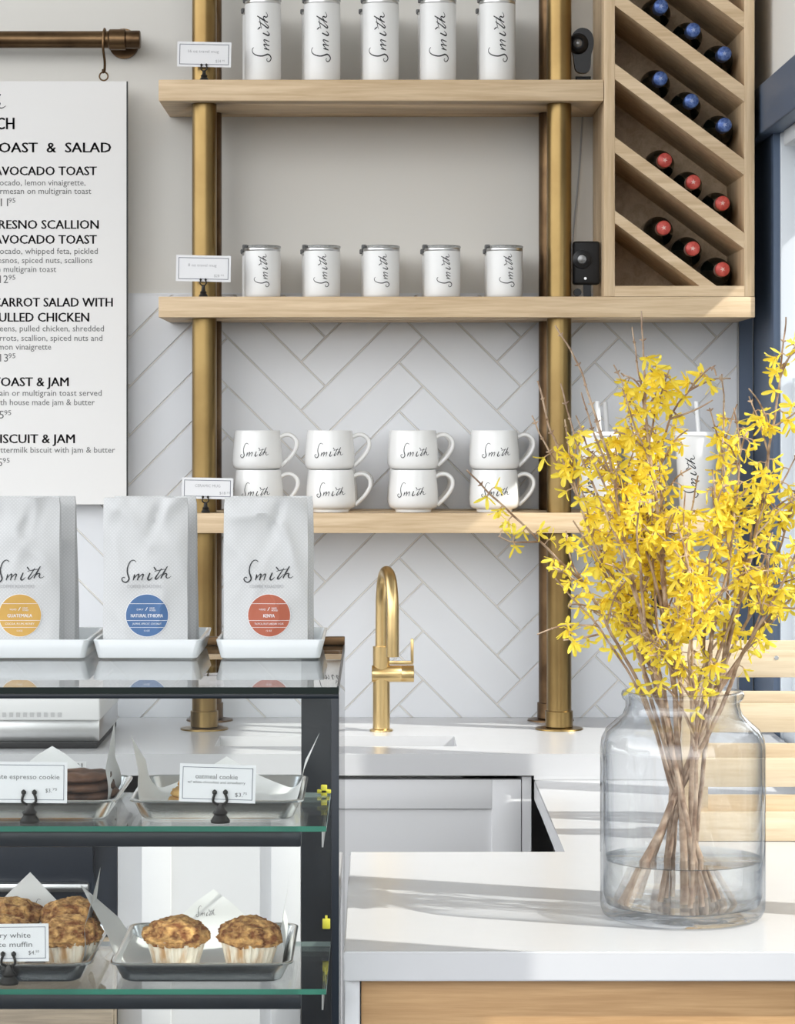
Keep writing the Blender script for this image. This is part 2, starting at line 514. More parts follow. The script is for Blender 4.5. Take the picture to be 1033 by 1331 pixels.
def herringbone():
    wdt = 0.0702; g = 0.0022
    corner = Vector((WX(391.2, DW), WZ(534, DW)))
    s2 = math.sqrt(0.5)
    org = corner - Vector((-s2 * wdt, s2 * wdt))
    mb = MB()

    def put(u0, u1, v0, v1):
        ux, vx = Vector((s2, s2)), Vector((-s2, s2))
        cc = org + ux * (u0 + u1) / 2 * wdt + vx * (v0 + v1) / 2 * wdt
        if not (-1.5 < cc.x < 0.95 and 0.7 < cc.y < 2.0): return
        tx, tz = random.uniform(-.004, .004), random.uniform(-.004, .004)
        vs = []
        for inset, y in ((0, 0.0), (0.0012, -0.004)):
            for (a, b) in ((u0, v0), (u1, v0), (u1, v1), (u0, v1)):
                su = 1 if a == u0 else -1; sv = 1 if b == v0 else -1
                uu = a * wdt + su * (g / 2 + inset); vv = b * wdt + sv * (g / 2 + inset)
                p = org + ux * uu + vx * vv
                yy = DW - 0.001 + y
                if y: yy += (p.x - cc.x) * tx + (p.y - cc.y) * tz
                vs.append((p.x, yy, p.y))
        mb.poly(vs, [(4, 5, 6, 7), (0, 1, 5, 4), (1, 2, 6, 5), (2, 3, 7, 6), (3, 0, 4, 7)])
    for a in range(-40, 41):
        for b in range(-6, 7):
            put(a + 8 * b, a + 8 * b + 4, a, a + 1)
            put(4 + a + 8 * b, 5 + a + 8 * b, a - 3, a + 1)
    bm = mb.bm
    for co, no in (((0, 0, 1.7735), (0, 0, 1)), ((0, 0, Z_REAR), (0, 0, -1)), ((WX(957, DW), 0, 0), (1, 0, 0)), ((-1.3, 0, 0), (-1, 0, 0))):
        bmesh.ops.bisect_plane(bm, geom=list(bm.verts) + list(bm.edges) + list(bm.faces), plane_co=co, plane_no=no, clear_outer=True)
    o = mb.build('wall_back_tile', M['tile'], None, 25); o['kind'] = 'structure'
    g_ = MB(); g_.box(-1.3, WX(957, DW), DW - 0.0016, DW, Z_REAR, 1.7735); struct(g_, 'wall_back_grout', M['grout'])
    t = MB(); t.box(-1.3, WX(957, DW), DW - 0.007, DW, 1.7735, 1.7765); struct(t, 'trim_1', M['tile'])


herringbone()

# window wall: navy jamb by the corner, beam over the opening, low wall under it
WT = 0.12
J0 = 5.188                                  # far edge of the opening
m = MB(); m.box(XC, XC + WT, J0, DW + 0.12, 0, WZ(187, DW)); struct(m, 'trim_2', M['navy'])
m = MB(); m.box(WX(960, DW), WX(977, DW), DW - 0.012, DW, 0, WZ(187, DW)); struct(m, 'trim_3', M['navy'])
m = MB(); m.box(XC - 0.024, XC + WT, 1.2, DW, 2.072, 2.168, 0.004); struct(m, 'trim_4', M['navy'])
m = MB(); m.box(XC, XC + WT, 1.2, DW, 2.168, 4.3); struct(m, 'wall_right', M['wall'])
m = MB(); m.box(XC, XC + WT, 1.2, J0, 0, 0.885); struct(m, 'wall_right_low', M['navy'])
m = MB(); m.box(XC - 0.0, XC + WT + 0.03, 1.2, J0, 0.885, 0.905, 0.003); struct(m, 'windowsill', M['frame_grey'])
wt = thing('window_1', None, None, (XC + 0.05, 4.1, 0.905), kind='structure')
fr = MB()
x0, x1 = XC + 0.012, XC + 0.10
fr.box(x0, x1, J0 - 0.012, J0, 0.905, 2.072, 0.002)
fr.box(XC + 0.033, x1, J0 - 0.045, J0 - 0.015, 0.905, 1.60, 0.002)
fr.box(x0, x1, 2.95, J0 - 0.045, 2.042, 2.072, 0.003)
fr.box(x0, x1, 2.95, J0 - 0.045, 0.905, 0.94, 0.003)
fr.box(x0, x1, 1.2, 1.6, 0.905, 2.072)
fr.build('frame', M['frame_grey'], wt)
for y0, y1 in ((2.945, 3.03), (3.43, 3.50), (4.555, 4.645)):
    b_ = MB(); b_.box(x0 + 0.01, x1 - 0.01, y0, y1, 0.905, 2.072, 0.003); b_.build('mullion', M['frame_grey'], wt)
for y0, y1 in ((1.6, 2.945), (3.03, 3.43), (3.50, 4.555), (4.645, J0 - 0.045)):
    b_ = MB(); b_.box(XC + 0.055, XC + 0.059, y0, y1, 0.94, 2.042); b_.build('pane', M['pane'], wt)
m = MB(); m.box(XC + WT, 1.197, 1.2, 6.2, 2.228, 2.26); o = m.build('awning', M['frame_grey']); recenter(o, (1.04, 3.7, 2.228)); o['kind'] = 'structure'

# the street outside the window and an unseen house added to dim the sky
m = MB(); m.box(3.0, 14.0, -6.0, 20.0, -0.25, -0.10); struct(m, 'street', M['concrete'])
m = MB(); m.box(9.5, 10.5, -6.0, 20.0, -0.10, 6.6); struct(m, 'added_house_wall', M['house'])

# ================================================================== COUNTERS AND CABINETS
Y_RF = 4.857                                # front edge of the sink counter
sink_l, sink_r = -0.30, WX(592, 5.05)
sk0, sk1 = 4.972, 5.135
m = MB()
xs = [-1.3, sink_l, sink_r, XC]; ys = [Y_RF, sk0, sk1, DW - 0.006]
for i in range(3):
    for j in range(3):
        if i == 1 and j == 1: continue
        m.poly([(xs[i], ys[j], Z_REAR), (xs[i + 1], ys[j], Z_REAR), (xs[i + 1], ys[j + 1], Z_REAR), (xs[i], ys[j + 1], Z_REAR)], [(0, 1, 2, 3)])
        m.poly([(xs[i], ys[j], Z_REAR - .039), (xs[i + 1], ys[j], Z_REAR - .039), (xs[i + 1], ys[j + 1], Z_REAR - .039), (xs[i], ys[j + 1], Z_REAR - .039)], [(0, 1, 2, 3)])
def wallq(a, b): m.poly([(a[0], a[1], Z_REAR - .039), (b[0], b[1], Z_REAR - .039), (b[0], b[1], Z_REAR), (a[0], a[1], Z_REAR)], [(0, 1, 2, 3)])
wallq((xs[0], ys[0]), (xs[3], ys[0])); wallq((xs[3], ys[0]), (xs[3], ys[3])); wallq((xs[3], ys[3]), (xs[0], ys[3])); wallq((xs[0], ys[3]), (xs[0], ys[0]))
wallq((sink_l, sk0), (sink_r, sk0)); wallq((sink_r, sk0), (sink_r, sk1)); wallq((sink_r, sk1), (sink_l, sk1)); wallq((sink_l, sk1), (sink_l, sk0))
bmesh.ops.remove_doubles(m.bm, verts=list(m.bm.verts), dist=1e-5)
m.box(0.283, XC - 0.002, Y_RF + 0.0, Y_RF + 0.03, Z_FRONT + 0.0002, Z_REAR - 0.0388)
o = m.build('countertop', M['quartz'], None, 30); recenter(o, (0, 5.15, Z_REAR - .039))
tag(o, 'white stone sink counter along the herringbone tile wall with the brass faucet on it', 'countertop')
s = thing('sink_basin', 'shallow white sink sunk into the counter in front of the brass faucet', 'sink', (0, 5.05, 0.74))
m = MB()
m.rings([[(sink_l, sk0, z), (sink_r, sk0, z), (sink_r, sk1, z), (sink_l, sk1, z)] for z in (Z_REAR - 0.041, 0.76)], False, True)
m.rings([[(sink_l - .01, sk0 - .01, z), (sink_r + .01, sk0 - .01, z), (sink_r + .01, sk1 + .01, z), (sink_l - .01, sk1 + .01, z)] for z in (Z_REAR - 0.041, 0.745)], False, True)
m.build('basin', M['ceramic'], s, 30)
m = MB(); m.lathe([(0.022, 0.7605), (0.022, 0.763), (0.012, 0.763)], (-0.05, 5.05, 0), 20); m.build('drain', M['steel'], s)


def cabinet(name, label, x0, x1, yf, yb, z0, z1, doors, mats, handle=True):
    t = thing(name, label, 'cabinet', ((x0 + x1) / 2, yf + 0.02, 0))
    b = MB(); b.box(x0, x1, yf + 0.022, yb, z0, 0.743); b.build('body', mats, t)
    for d0, d1 in doors:
        d = MB()
        zt, zb, st = z1 - 0.005, z0 + 0.10, 0.053
        d.box(d0, d0 + st, yf, yf + 0.02, zb, zt, 0.001); d.box(d1 - st, d1, yf, yf + 0.02, zb, zt, 0.001)
        d.box(d0 + st, d1 - st, yf, yf + 0.02, zt - st, zt, 0.001); d.box(d0 + st, d1 - st, yf, yf + 0.02, zb, zb + st, 0.001)
        d.box(d0 + st, d1 - st, yf + 0.008, yf + 0.02, zb + st, zt - st)
        d.build('door', mats, t)
    return t


cz = Z_REAR - 0.039
cabinet('sink_cabinet', 'white panelled cabinet under the sink counter beside the brass faucet', WX(392, 4.88), WX(677, 4.88), 4.872, 5.44, 0.02, cz - 0.004, [(WX(394, 4.88), WX(677, 4.88))], M['cab_white'])
cabinet('base_cabinet', 'white base cabinet behind the pastry case showing through its glass', WX(152, 4.88), WX(391, 4.88), 4.872, 5.44, 0.02, cz - 0.004, [(WX(154, 4.88), WX(183, 4.88)), (WX(184.5, 4.88), WX(390.5, 4.88))][1:], M['cab_white'])
m = MB(); m.box(WX(678, 4.88), WX(690, 4.88), 4.872, 5.44, 0.02, cz - 0.004); o = m.build('filler_panel', M['cab_white']); recenter(o, (WX(684, 4.88), 5.1, 0.02))
tag(o, 'narrow pale upright strip closing the inner corner beside the panelled sink cabinet', 'panel')

# undercounter fridge at the left end
f = thing('undercounter_fridge', 'dark undercounter fridge seen through the pastry case glass', 'fridge', (WX(60, 4.9), 4.9, 0))
m = MB(); m.box(-1.2, WX(151, 4.88), 4.895, 5.44, 0.58, cz - 0.004); m.build('body', M['fridge'], f)
m = MB(); m.box(-1.19, WX(122, 4.88), 4.868, 4.893, 0.59, cz - 0.012, 0.004); d = m.build('door', M['fridge'], f)
m = MB(); m.box(WX(-60, 4.86), WX(116, 4.86), 4.846, 4.867, 0.668, 0.684, 0.004); m.build('handle', M['steel'], d)
f = thing('drawer_unit', 'grey brown wooden drawer box standing below the dark fridge', 'drawer', (WX(60, 4.9), 4.9, 0))
m = MB(); m.box(-1.2, WX(151, 4.88), 4.86, 5.44, 0.02, 0.578, 0.003); m.build('body', M['drawer_brown'], f)
m = MB(); m.box(-1.19, WX(149, 4.88), 4.842, 4.858, 0.47, 0.565, 0.003); m.build('drawer', M['drawer_brown'], f)
m = MB(); m.box(-1.19, WX(149, 4.88), 4.842, 4.858, 0.06, 0.462, 0.003); m.build('drawer', M['drawer_brown'], f)

m = None
# bar counter: right return and front run, one slab
XI = 0.283; XL = -0.0405; YG, YF = 4.04, 3.275; CT = 0.036
m = MB()
pts = [(XI, Y_RF - 0.001), (XI, YG), (XL, YG), (XL, YF), (XC - 0.002, YF), (XC - 0.002, Y_RF - 0.001)]
n = len(pts)
m.poly([(x, y, Z_FRONT) for x, y in pts] + [(x, y, Z_FRONT - CT) for x, y in pts], [list(range(n)), list(range(2 * n - 1, n - 1, -1))] + [[i, (i + 1) % n, (i + 1) % n + n, i + n] for i in range(n)])
bmesh.ops.bevel(m.bm, geom=list(m.bm.edges), offset=0.0015, segments=2, affect='EDGES')
o = m.build('countertop', M['quartz'], None, 30); recenter(o, (0.4, 3.7, Z_FRONT - CT))
tag(o, 'white stone bar counter carrying the big glass jar of yellow flowers', 'countertop')
b = thing('bar_cabinet', 'oak fronted bar cabinet under the sunlit front counter', 'cabinet', (0.36, 3.3, 0))
m = MB(); m.box(XL + 0.012, XC - 0.004, YF + 0.045, YG - 0.03, 0.02, Z_FRONT - CT - 0.001); m.build('body', M['cab_white'], b)
m = MB(); m.box(XL + 0.021, XC - 0.004, YF + 0.02, YF + 0.044, 0.05, Z_FRONT - CT - 0.002, 0.001); m.build('front_panel', M['oak_panel'], b)
m = MB(); m.box(XL + 0.001, XL + 0.0195, YF + 0.012, YG - 0.03, 0.02, Z_FRONT - CT - 0.002, 0.001); m.build('end_panel', M['cab_white'], b)['label'] = 'white end panel'
b = thing('return_cabinet', 'base painted dark as shade under the short return counter by the window', 'cabinet', (0.55, 4.4, 0))
m = MB(); m.box(XI + 0.035, XC - 0.004, YG + 0.0, Y_RF - 0.002, 0.02, Z_FRONT - CT - 0.001); m.build('body', M['dark'], b)  # solid body; the shade under the overhang is in its colour

# ================================================================== SHELVES AND POLES
YS = 5.197
SH = []
for nm, lab, pl, pr, yt, yb in (('top', 'upper oak shelf with the tall white travel mugs', 206, 784.3, 103.5, 131),
                                ('mid', 'middle oak shelf running under the wine rack with short travel mugs', 206, 981, 385.5, 412.5),
                                ('low', 'lower oak shelf with the stacked ceramic mugs', 206, 945, 667, 693)):
    z1, z0 = WZ(yt, YS), WZ(yb, YS)
    m = MB(); m.box(WX(pl, YS), WX(pr, YS), YS, DW - 0.0075 if nm != 'top' else DW, z0, z1, 0.0015)
    o = m.build('wall_shelf', M['oak'], None, 30); recenter(o, ((WX(pl, YS) + WX(pr, YS)) / 2, 5.33, z0))
    tag(o, lab, 'shelf', 'oak wall shelves')
    SH.append((o, z0, z1))
Z1, Z2, Z3 = SH[0][2], SH[1][2], SH[2][2]

PR = 0.0240; DP, DQ = 5.252, 5.408
XP = [WX(265.5, DP), WX(726.5, DP)]; XQ = [WX(272.5, DQ), WX(715.5, DQ)]
for x, y in ((XP[0], DP), (XP[1], DP), (XQ[0], DQ), (XQ[1], DQ)):
    for o, z0, z1 in SH:
        c = MB(); c.lathe([(PR + 0.0006, z0 - 0.05), (PR + 0.0006, z1 + 0.05)], (x, y, 0), 40)
        boolean(o, c.build('cut', M['oak']))
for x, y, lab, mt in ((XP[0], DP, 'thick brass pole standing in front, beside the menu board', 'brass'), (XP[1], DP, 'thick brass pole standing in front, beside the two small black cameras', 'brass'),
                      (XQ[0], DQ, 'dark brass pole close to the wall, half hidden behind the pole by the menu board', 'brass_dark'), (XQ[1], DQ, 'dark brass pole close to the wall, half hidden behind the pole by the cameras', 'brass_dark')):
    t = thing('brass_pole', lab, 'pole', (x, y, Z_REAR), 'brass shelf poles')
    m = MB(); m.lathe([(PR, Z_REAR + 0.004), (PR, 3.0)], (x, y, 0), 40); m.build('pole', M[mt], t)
    m = MB(); m.lathe([(PR + 0.0005, Z_REAR + 0.004), (PR + 0.003, Z_REAR + 0.006), (PR + 0.003, Z_REAR + 0.036), (PR + 0.0002, Z_REAR + 0.037)], (x, y, 0), 40); m.build('collar', M[mt], t)
    m = MB(); m.lathe([(PR + 0.023, Z_REAR + 0.0002), (PR + 0.022, Z_REAR + 0.003), (PR + 0.001, Z_REAR + 0.0042)], (x, y, 0), 40); m.build('flange', M[mt], t)

# ================================================================== WINE RACK
XR0, XR1 = WX(785, YS), WX(980.5, YS)
xi0, xi1 = WX(799, YS), WX(967, YS)
ztop = WZ(-130, YS); zbot = Z2 + 0.0004; zin = WZ(371.6, YS); YB = DW - 0.0012
t = thing('wine_rack', 'oak wine rack with slanted compartments standing on the middle shelf by the window', 'wine rack', ((XR0 + XR1) / 2, 5.33, zbot))
m = MB(); m.box(XR0, xi0, YS, YB, zbot, ztop, 0.001); m.build('side_panel', M['oak_z'], t)
m = MB(); m.box(xi1, XR1, YS, YB, zbot, ztop, 0.001); m.build('side_panel', M['oak_z'], t)
m = MB(); m.box(xi0, xi1, YS, YB, zbot, zin, 0.0); m.build('bottom_panel', M['oak'], t)
m = MB(); m.box(xi0, xi1, YS, YB, ztop - 0.02, ztop, 0.0); m.build('top_panel', M['oak'], t)
m = MB(); m.box(xi0, xi1, YB - 0.012, YB, zin, ztop - 0.02); m.build('back_panel', M['oak_y'], t)
PITCH, OPN, SL, YT0 = 95.6, 75.3, 0.742, 7.1


def clip(poly, f):
    out = []
    for i, p in enumerate(poly):
        q = poly[(i + 1) % len(poly)]; a, b_ = f(p), f(q)
        if a >= 0: out.append(p)
        if (a >= 0) != (b_ >= 0):
            k = a / (a - b_); out.append((p[0] + (q[0] - p[0]) * k, p[1] + (q[1] - p[1]) * k))
    return out


for i in range(-3, 3):
    yb = YT0 + PITCH * i + OPN; yt = YT0 + PITCH * (i + 1) - (4 if i == 2 else 0)
    pl = [(799, yb), (967, yb + SL * 168), (967, yt + SL * 168), (799, yt)]
    pl = clip(pl, lambda p: 371.6 - p[1]); pl = clip(pl, lambda p: p[1] + 117)
    if len(pl) < 3: continue
    m = MB(); m.prism_xz([(WX(a, YS), WZ(b_, YS)) for a, b_ in pl], YS + 0.0005, YB - 0.0125)
    m.build('slanted_shelf', M['oak'], t, 20)

ROWS = [('blue', [(859, 8), (901, 38.8), (941.4, 69.5)]), ('blue', [(858.3, 101.8), (898.7, 130.9), (941.7, 162.2)]),
        ('red', [(864, 208), (901, 236.5), (939, 264)]), ('red', [(862.5, 296), (900.3, 323), (939, 350)])]
protos = {}
rowname = ['uppermost', 'second', 'third', 'lowest']
posname = ['highest of its three', 'middle of its three', 'lowest of its three']
for ri, (colr, cs) in enumerate(ROWS):
    for ci, (px, py) in enumerate(cs):
        D = 5.268
        loc = W(px, py, D)
        lab = f'dark wine bottle with {colr} capsule in the {rowname[ri]} filled slot, {posname[ci]}'
        if colr not in protos:
            b = thing('wine_bottle', lab, 'bottle', loc, 'wine bottles in the rack')
            L = YB - 0.0135 - D
            m = MB(); m.lathe([(0.0120, 0.03), (0.0125, 0.062), (0.020, 0.080), (0.0290, 0.098), (0.0305, 0.112), (0.0305, L - 0.004), (0.027, L)], loc, 32, 'Y'); m.build('body', M['bottle'], b, 50)
            m = MB(); m.lathe([(0.0125, 0.0), (0.0142, 0.0018), (0.0142, 0.016), (0.0135, 0.018), (0.0135, 0.040)], loc, 32, 'Y')
            c_ = m.build('capsule', M['foil_' + colr], b, 50)
            if colr == 'red':
                m = MB(); m.lathe([(0.0144, 0.009), (0.0145, 0.0155), (0.0139, 0.019), (0.0139, 0.034)], loc, 32, 'Y', False, False); m.build('foil_band', M['foil_band'], b, 50)
            m = MB(); pts = []
            for k in range(10):
                r = 0.0052 if k % 2 == 0 else 0.0022
                a = math.pi / 2 + k * math.pi / 5
                pts.append((loc.x + r * math.cos(a), loc.z + r * math.sin(a)))
            m.prism_xz(pts, D - 0.0005, D + 0.0002); m.build('emblem', M['foil_pale' if colr == 'red' else 'foil_pale_blue'], b, 20)
            protos[colr] = b
        else:
            b = copy_tree(protos[colr]); b.location = loc; b['label'] = lab
        b.rotation_euler = (0, random.uniform(-1.2, 1.2), 0)

# ================================================================== TRAVEL MUGS
def make_tumbler(name, label, R, H, logo, loc, group):
    t = thing(name, label, 'travel mug', loc, group)
    x, y, z = loc
    m = MB()
    m.lathe([(R * 0.90, 0.0), (R * 0.955, 0.0015), (R * 0.985, 0.006), (R, 0.016), (R, H - 0.012), (R * 0.985, H - 0.009)], loc, 48)
    m.build('body', M['white_enamel'], t, 60)
    m = MB(); m.lathe([(R * 0.986, H - 0.0092), (R * 1.0, H - 0.008), (R * 1.0, H - 0.004), (R * 0.985, H - 0.003)], loc, 48); m.build('steel_rim', M['steel'], t, 50)
    m = MB(); m.lathe([(R * 0.985, H - 0.0028), (R * 1.02, H - 0.0022), (R * 1.02, H + 0.001), (R * 0.96, H + 0.002), (R * 0.3, H + 0.0022)], loc, 48); l_ = m.build('lid', M['lid'], t, 50)
    m = MB(); m.box(x - R * 1.09, x - R * 0.80, y - 0.006, y + 0.006, z + H - 0.0055, z + H + 0.0045, 0.002); m.build('lid_tab', M['ink_soft'], l_)
    m = MB(); Rr = R + 0.0004
    x0, x1, z0, z1 = logo
    add_logo(m, lambda u, v: Vector((x + Rr * math.sin(u / R), y - Rr * math.cos(u / R), z + v)), x0, x1, z0, z1, rot=True)
    m.build('logo', M['ink'], t, 0, recalc=False)
    return t


NTH = ['first', 'second', 'third', 'fourth', 'fifth']
DF, DB = 5.262, 5.400
k = DF / F
tall_c = [341.5, 418.5, 494.5, 569, 646]
short_c = [341.0, 418.5, 495.5, 574.5, 655.5]
R_T = 23.7 * k
z_t = Z1 + 0.0004; z_s = Z2 + 0.0004
H_T = WZ(0.5, DF) - z_t; H_S = WZ(321, DF) - z_s
tall0 = make_tumbler('tall_travel_mug', '', R_T, H_T, (-14 * k, 12.5 * k, WZ(84, DF) - z_t, WZ(19, DF) - z_t), Vector((0, 0, 0)), 'tall travel mugs on the upper shelf')
short0 = make_tumbler('short_travel_mug', '', R_T, H_S, (-9 * k, 11.5 * k, WZ(374.5, DF) - z_s, WZ(331, DF) - z_s), Vector((0, 0, 0)), 'short travel mugs on the middle shelf')
first = {id(tall0): True, id(short0): True}
for proto, cs, z, size, shelf in ((tall0, tall_c, z_t, 'tall', 'upper'), (short0, short_c, z_s, 'short', 'middle')):
    for row in (0, 1):
        for i, c in enumerate(cs):
            o = proto if (row == 0 and i == 0) else copy_tree(proto)
            D = DF if row == 0 else DB
            o.location = (WX(c if row == 0 else c - 3.2 * (1 if c < 600 else 0.9), D), D, z)
            o.rotation_euler = (0, 0, math.radians(random.uniform(-6, 4)) if row == 0 else math.radians(random.uniform(-12, 12)))
            o['label'] = (f'{size} white travel mug, front row of the {shelf} shelf, {NTH[i]} from the price card' if row == 0 else
                          f'{size} white travel mug, back row of the {shelf} shelf, {NTH[i]} from the price card')

# ================================================================== CERAMIC MUGS
def make_mug(loc):
    t = thing('ceramic_mug', '', 'mug', loc, 'stacked ceramic mugs on the lower shelf')
    x, y, z = loc
    m = MB()
    prof = [(0.032, 0.0), (0.035, 0.0), (0.0355, 0.005), (0.0415, 0.0065), (0.0465, 0.010), (0.0488, 0.016), (0.0492, 0.024), (0.0482, 0.045), (0.0455, 0.072), (0.0446, 0.0800), (0.0438, 0.0822), (0.0426, 0.0815),
            (0.0430, 0.072), (0.0450, 0.045), (0.0455, 0.025), (0.0420, 0.014), (0.030, 0.0100), (0.004, 0.0095)]
    m.lathe(prof, loc, 56); m.build('body', M['ceramic'], t, 60)
    m = MB()
    hp = catmull([(0.0425, 0.068), (0.054, 0.0735), (0.066, 0.0728), (0.0755, 0.064), (0.0770, 0.052), (0.072, 0.040), (0.062, 0.027), (0.0475, 0.0135)], 6)
    m.tube([(x + a, y, z + b) for a, b in hp], 0.0042, 10)
    for v in m.bm.verts: v.co.y = y + (v.co.y - y) * 1.5
    m.build('handle', M['ceramic'], t, 60)
    kk = 5.275 / F

    def rad(v): return 0.0492 + (0.0446 - 0.0492) * max(0, (v - 0.03)) / 0.05 + 0.0005
    m = MB(); add_logo(m, lambda u, v: Vector((x + rad(v) * math.sin(u / 0.0475), y - rad(v) * math.cos(u / 0.0475), z + v)), -19.5 * kk, 18.5 * kk, 0.0425 - 0.014, 0.0425 + 0.0155)
    m.build('logo', M['ink'], t, 0, recalc=False)
    return t


z_m = Z3 + 0.0004; PIT = 0.0768
mug0 = make_mug(Vector((0, 0, 0)))
used = False
spots = []
for ci, c in enumerate((334.5, 428.5, 537, 642.5)):
    for lv in (0, 1):
        spots.append((WX(c + (1.5 if lv == 0 and ci < 2 else 0), 5.275), 5.275, lv, ci, 0))
for ci, c, lv in ((1, 433.0, 0), (2, 535.0, 0), (2, 535.0, 1), (3, 641.0, 0), (3, 641.0, 1)):
    spots.append((WX(c, 5.395), 5.395, lv, ci, 1))
colname = ['first', 'second', 'third', 'fourth']
for x, y, lv, ci, row in spots:
    o = mug0 if not used else copy_tree(mug0); used = True
    o.location = (x, y, z_m + lv * PIT)
    o.rotation_euler = (0, 0, math.radians(random.uniform(-5, 5) + (8 if row else 0)))
    o['label'] = f'white ceramic mug, {"upper" if lv else "lower"} of the {"front" if not row else "back"} pair, {colname[ci]} stack from the price card'
    if row and ci == 1: o['label'] = 'single white ceramic mug standing behind the second stack from the price card'

# ================================================================== COLD CUPS BEHIND THE FLOWERS
def make_cup(loc):
    t = thing('cold_cup', '', 'cup', loc, 'white cold cups with straws')
    x, y, z = loc
    m = MB(); m.lathe([(0.030, 0), (0.0325, 0.002), (0.0425, 0.148)], loc, 40); m.build('body', M['white_enamel'], t, 50)
    m = MB(); m.lathe([(0.0426, 0.1483), (0.0450, 0.149), (0.0450, 0.154), (0.0435, 0.1565), (0.010, 0.1565)], loc, 40); l_ = m.build('lid', M['white_enamel'], t, 50)
    m = MB(); m.tube([(x + 0.005, y, z + 0.1568), (x, y, z + 0.216)], 0.0048, 12); m.build('straw', M['straw'], t)
    m = MB(); add_logo(m, lambda u, v: Vector((x + (0.0329 + 0.0098 * v / 0.148) * math.sin(u / 0.037), y - (0.0329 + 0.0098 * v / 0.148) * math.cos(u / 0.037), z + v)), -0.016, 0.020, 0.028, 0.112, rot=True)
    m.build('logo', M['ink'], t, 0, recalc=False)
    return t


cup0 = make_cup(Vector((0, 0, 0)))
for i, (px, D, lab) in enumerate(((905, 5.27, 'white cold cup with straw standing nearest the window on the lower shelf'),
                                  (838, 5.30, 'white cold cup with straw, middle of those behind the yellow flowers'),
                                  (776, 5.25, 'white cold cup with straw standing beside the brass pole on the lower shelf'),
                                  (786, 5.38, 'white cold cup with straw, hidden behind the cup beside the brass pole'))):
    o = cup0 if i == 0 else copy_tree(cup0)
    o.location = (WX(px, D), D, z_m); o['label'] = lab; o.rotation_euler = (0, 0, (-0.55, 0.2, -0.75, 0.3)[i])

# ================================================================== SMALL BLACK CAMERAS, CABLES
t = thing('web_camera', 'round black camera on a hinged stand, on the upper shelf by the wine rack', 'camera', W(759, 103, 5.3))
m = MB(); D = 5.29
c = W(757, 102.5, D); c.z = Z1 + 0.0003
m.lathe([(0.028, 0), (0.028, 0.003), (0.022, 0.005), (0.006, 0.006)], c, 32); m.build('stand_base', M['black'], t)
m = MB(); m.box(c.x - 0.011, c.x + 0.013, c.y - 0.006, c.y + 0.006, c.z + 0.0055, c.z + 0.014, 0.002); m.tube([(c.x - 0.014, c.y, c.z + 0.014), (c.x + 0.016, c.y, c.z + 0.014)], 0.004, 12); m.build('hinge', M['black'], t)
m = MB()
pp = [(743, 66), (741, 55), (745, 43), (754, 37), (764, 39), (770, 47), (771, 60), (768, 72), (765, 93), (749, 93), (745, 74)]
pp3 = catmull(pp + [pp[0]], 4)[:-1]
m.prism_xz([(WX(a, D), WZ(b_, D)) for a, b_ in pp3], D - 0.008, D + 0.010); m.build('body', M['black'], t, 50)
m = MB(); cc = W(751, 57, D - 0.0075); m.lathe([(0.0205, 0.0), (0.0200, -0.006), (0.0165, -0.011), (0.0105, -0.013), (0.0085, -0.010)], cc, 28, 'Y'); l_ = m.build('lens_ring', M['black'], t)
m = MB(); m.lathe([(0.0083, -0.0095), (0.0045, -0.0125)], cc, 20, 'Y'); m.build('lens', M['lens'], l_)

t = thing('security_camera', 'boxy black camera with a round lens, on the middle shelf by the wine rack', 'camera', W(761, 384, 5.28))
D = 5.27; zb = Z2 + 0.0003
m = MB(); m.box(WX(744, D), WX(779, D), D - 0.012, D + 0.018, WZ(370, D), WZ(314, D), 0.005, 3)
m.build('body', M['black_matte'], t, 40)
m = MB(); cc = W(756, 337, D - 0.0125); m.lathe([(0.0185, 0.0), (0.018, -0.005), (0.0095, -0.007), (0.009, -0.004)], cc, 32, 'Y'); l_ = m.build('lens_ring', M['black'], t)
m = MB(); m.lathe([(0.0085, -0.0045), (0.004, -0.0055)], cc, 24, 'Y'); m.build('lens', M['lens'], l_)
m = MB(); m.lathe([(0.003, 0), (0.0025, -0.002)], W(760.5, 362, D - 0.0125), 16, 'Y'); m.build('button', M['steel'], t)
m = MB(); m.box(WX(746, D), WX(779, D), D - 0.010, D + 0.020, zb, zb + 0.003, 0.001); m.box(WX(758, D), WX(768, D), D - 0.002, D + 0.006, zb + 0.003, WZ(370, D) + 0.001)
m.tube([(WX(750, D), D - 0.012, zb + 0.011), (WX(750, D), D + 0.012, zb + 0.011)], 0.0075, 14); m.build('stand_base', M['black'], t)
m = MB(); m.tube(catmull([tuple(W(757, 152, 5.465)), tuple(W(752, 230, 5.464)), tuple(W(745, 300, 5.46)), tuple(W(741, 372, 5.44))], 6), 0.0018, 6)
o = m.build('power_cable', M['ink_pale']); recenter(o, W(745, 372, 5.45)); tag(o, 'thin grey cable hanging down the wall beside the wine rack', 'cable')

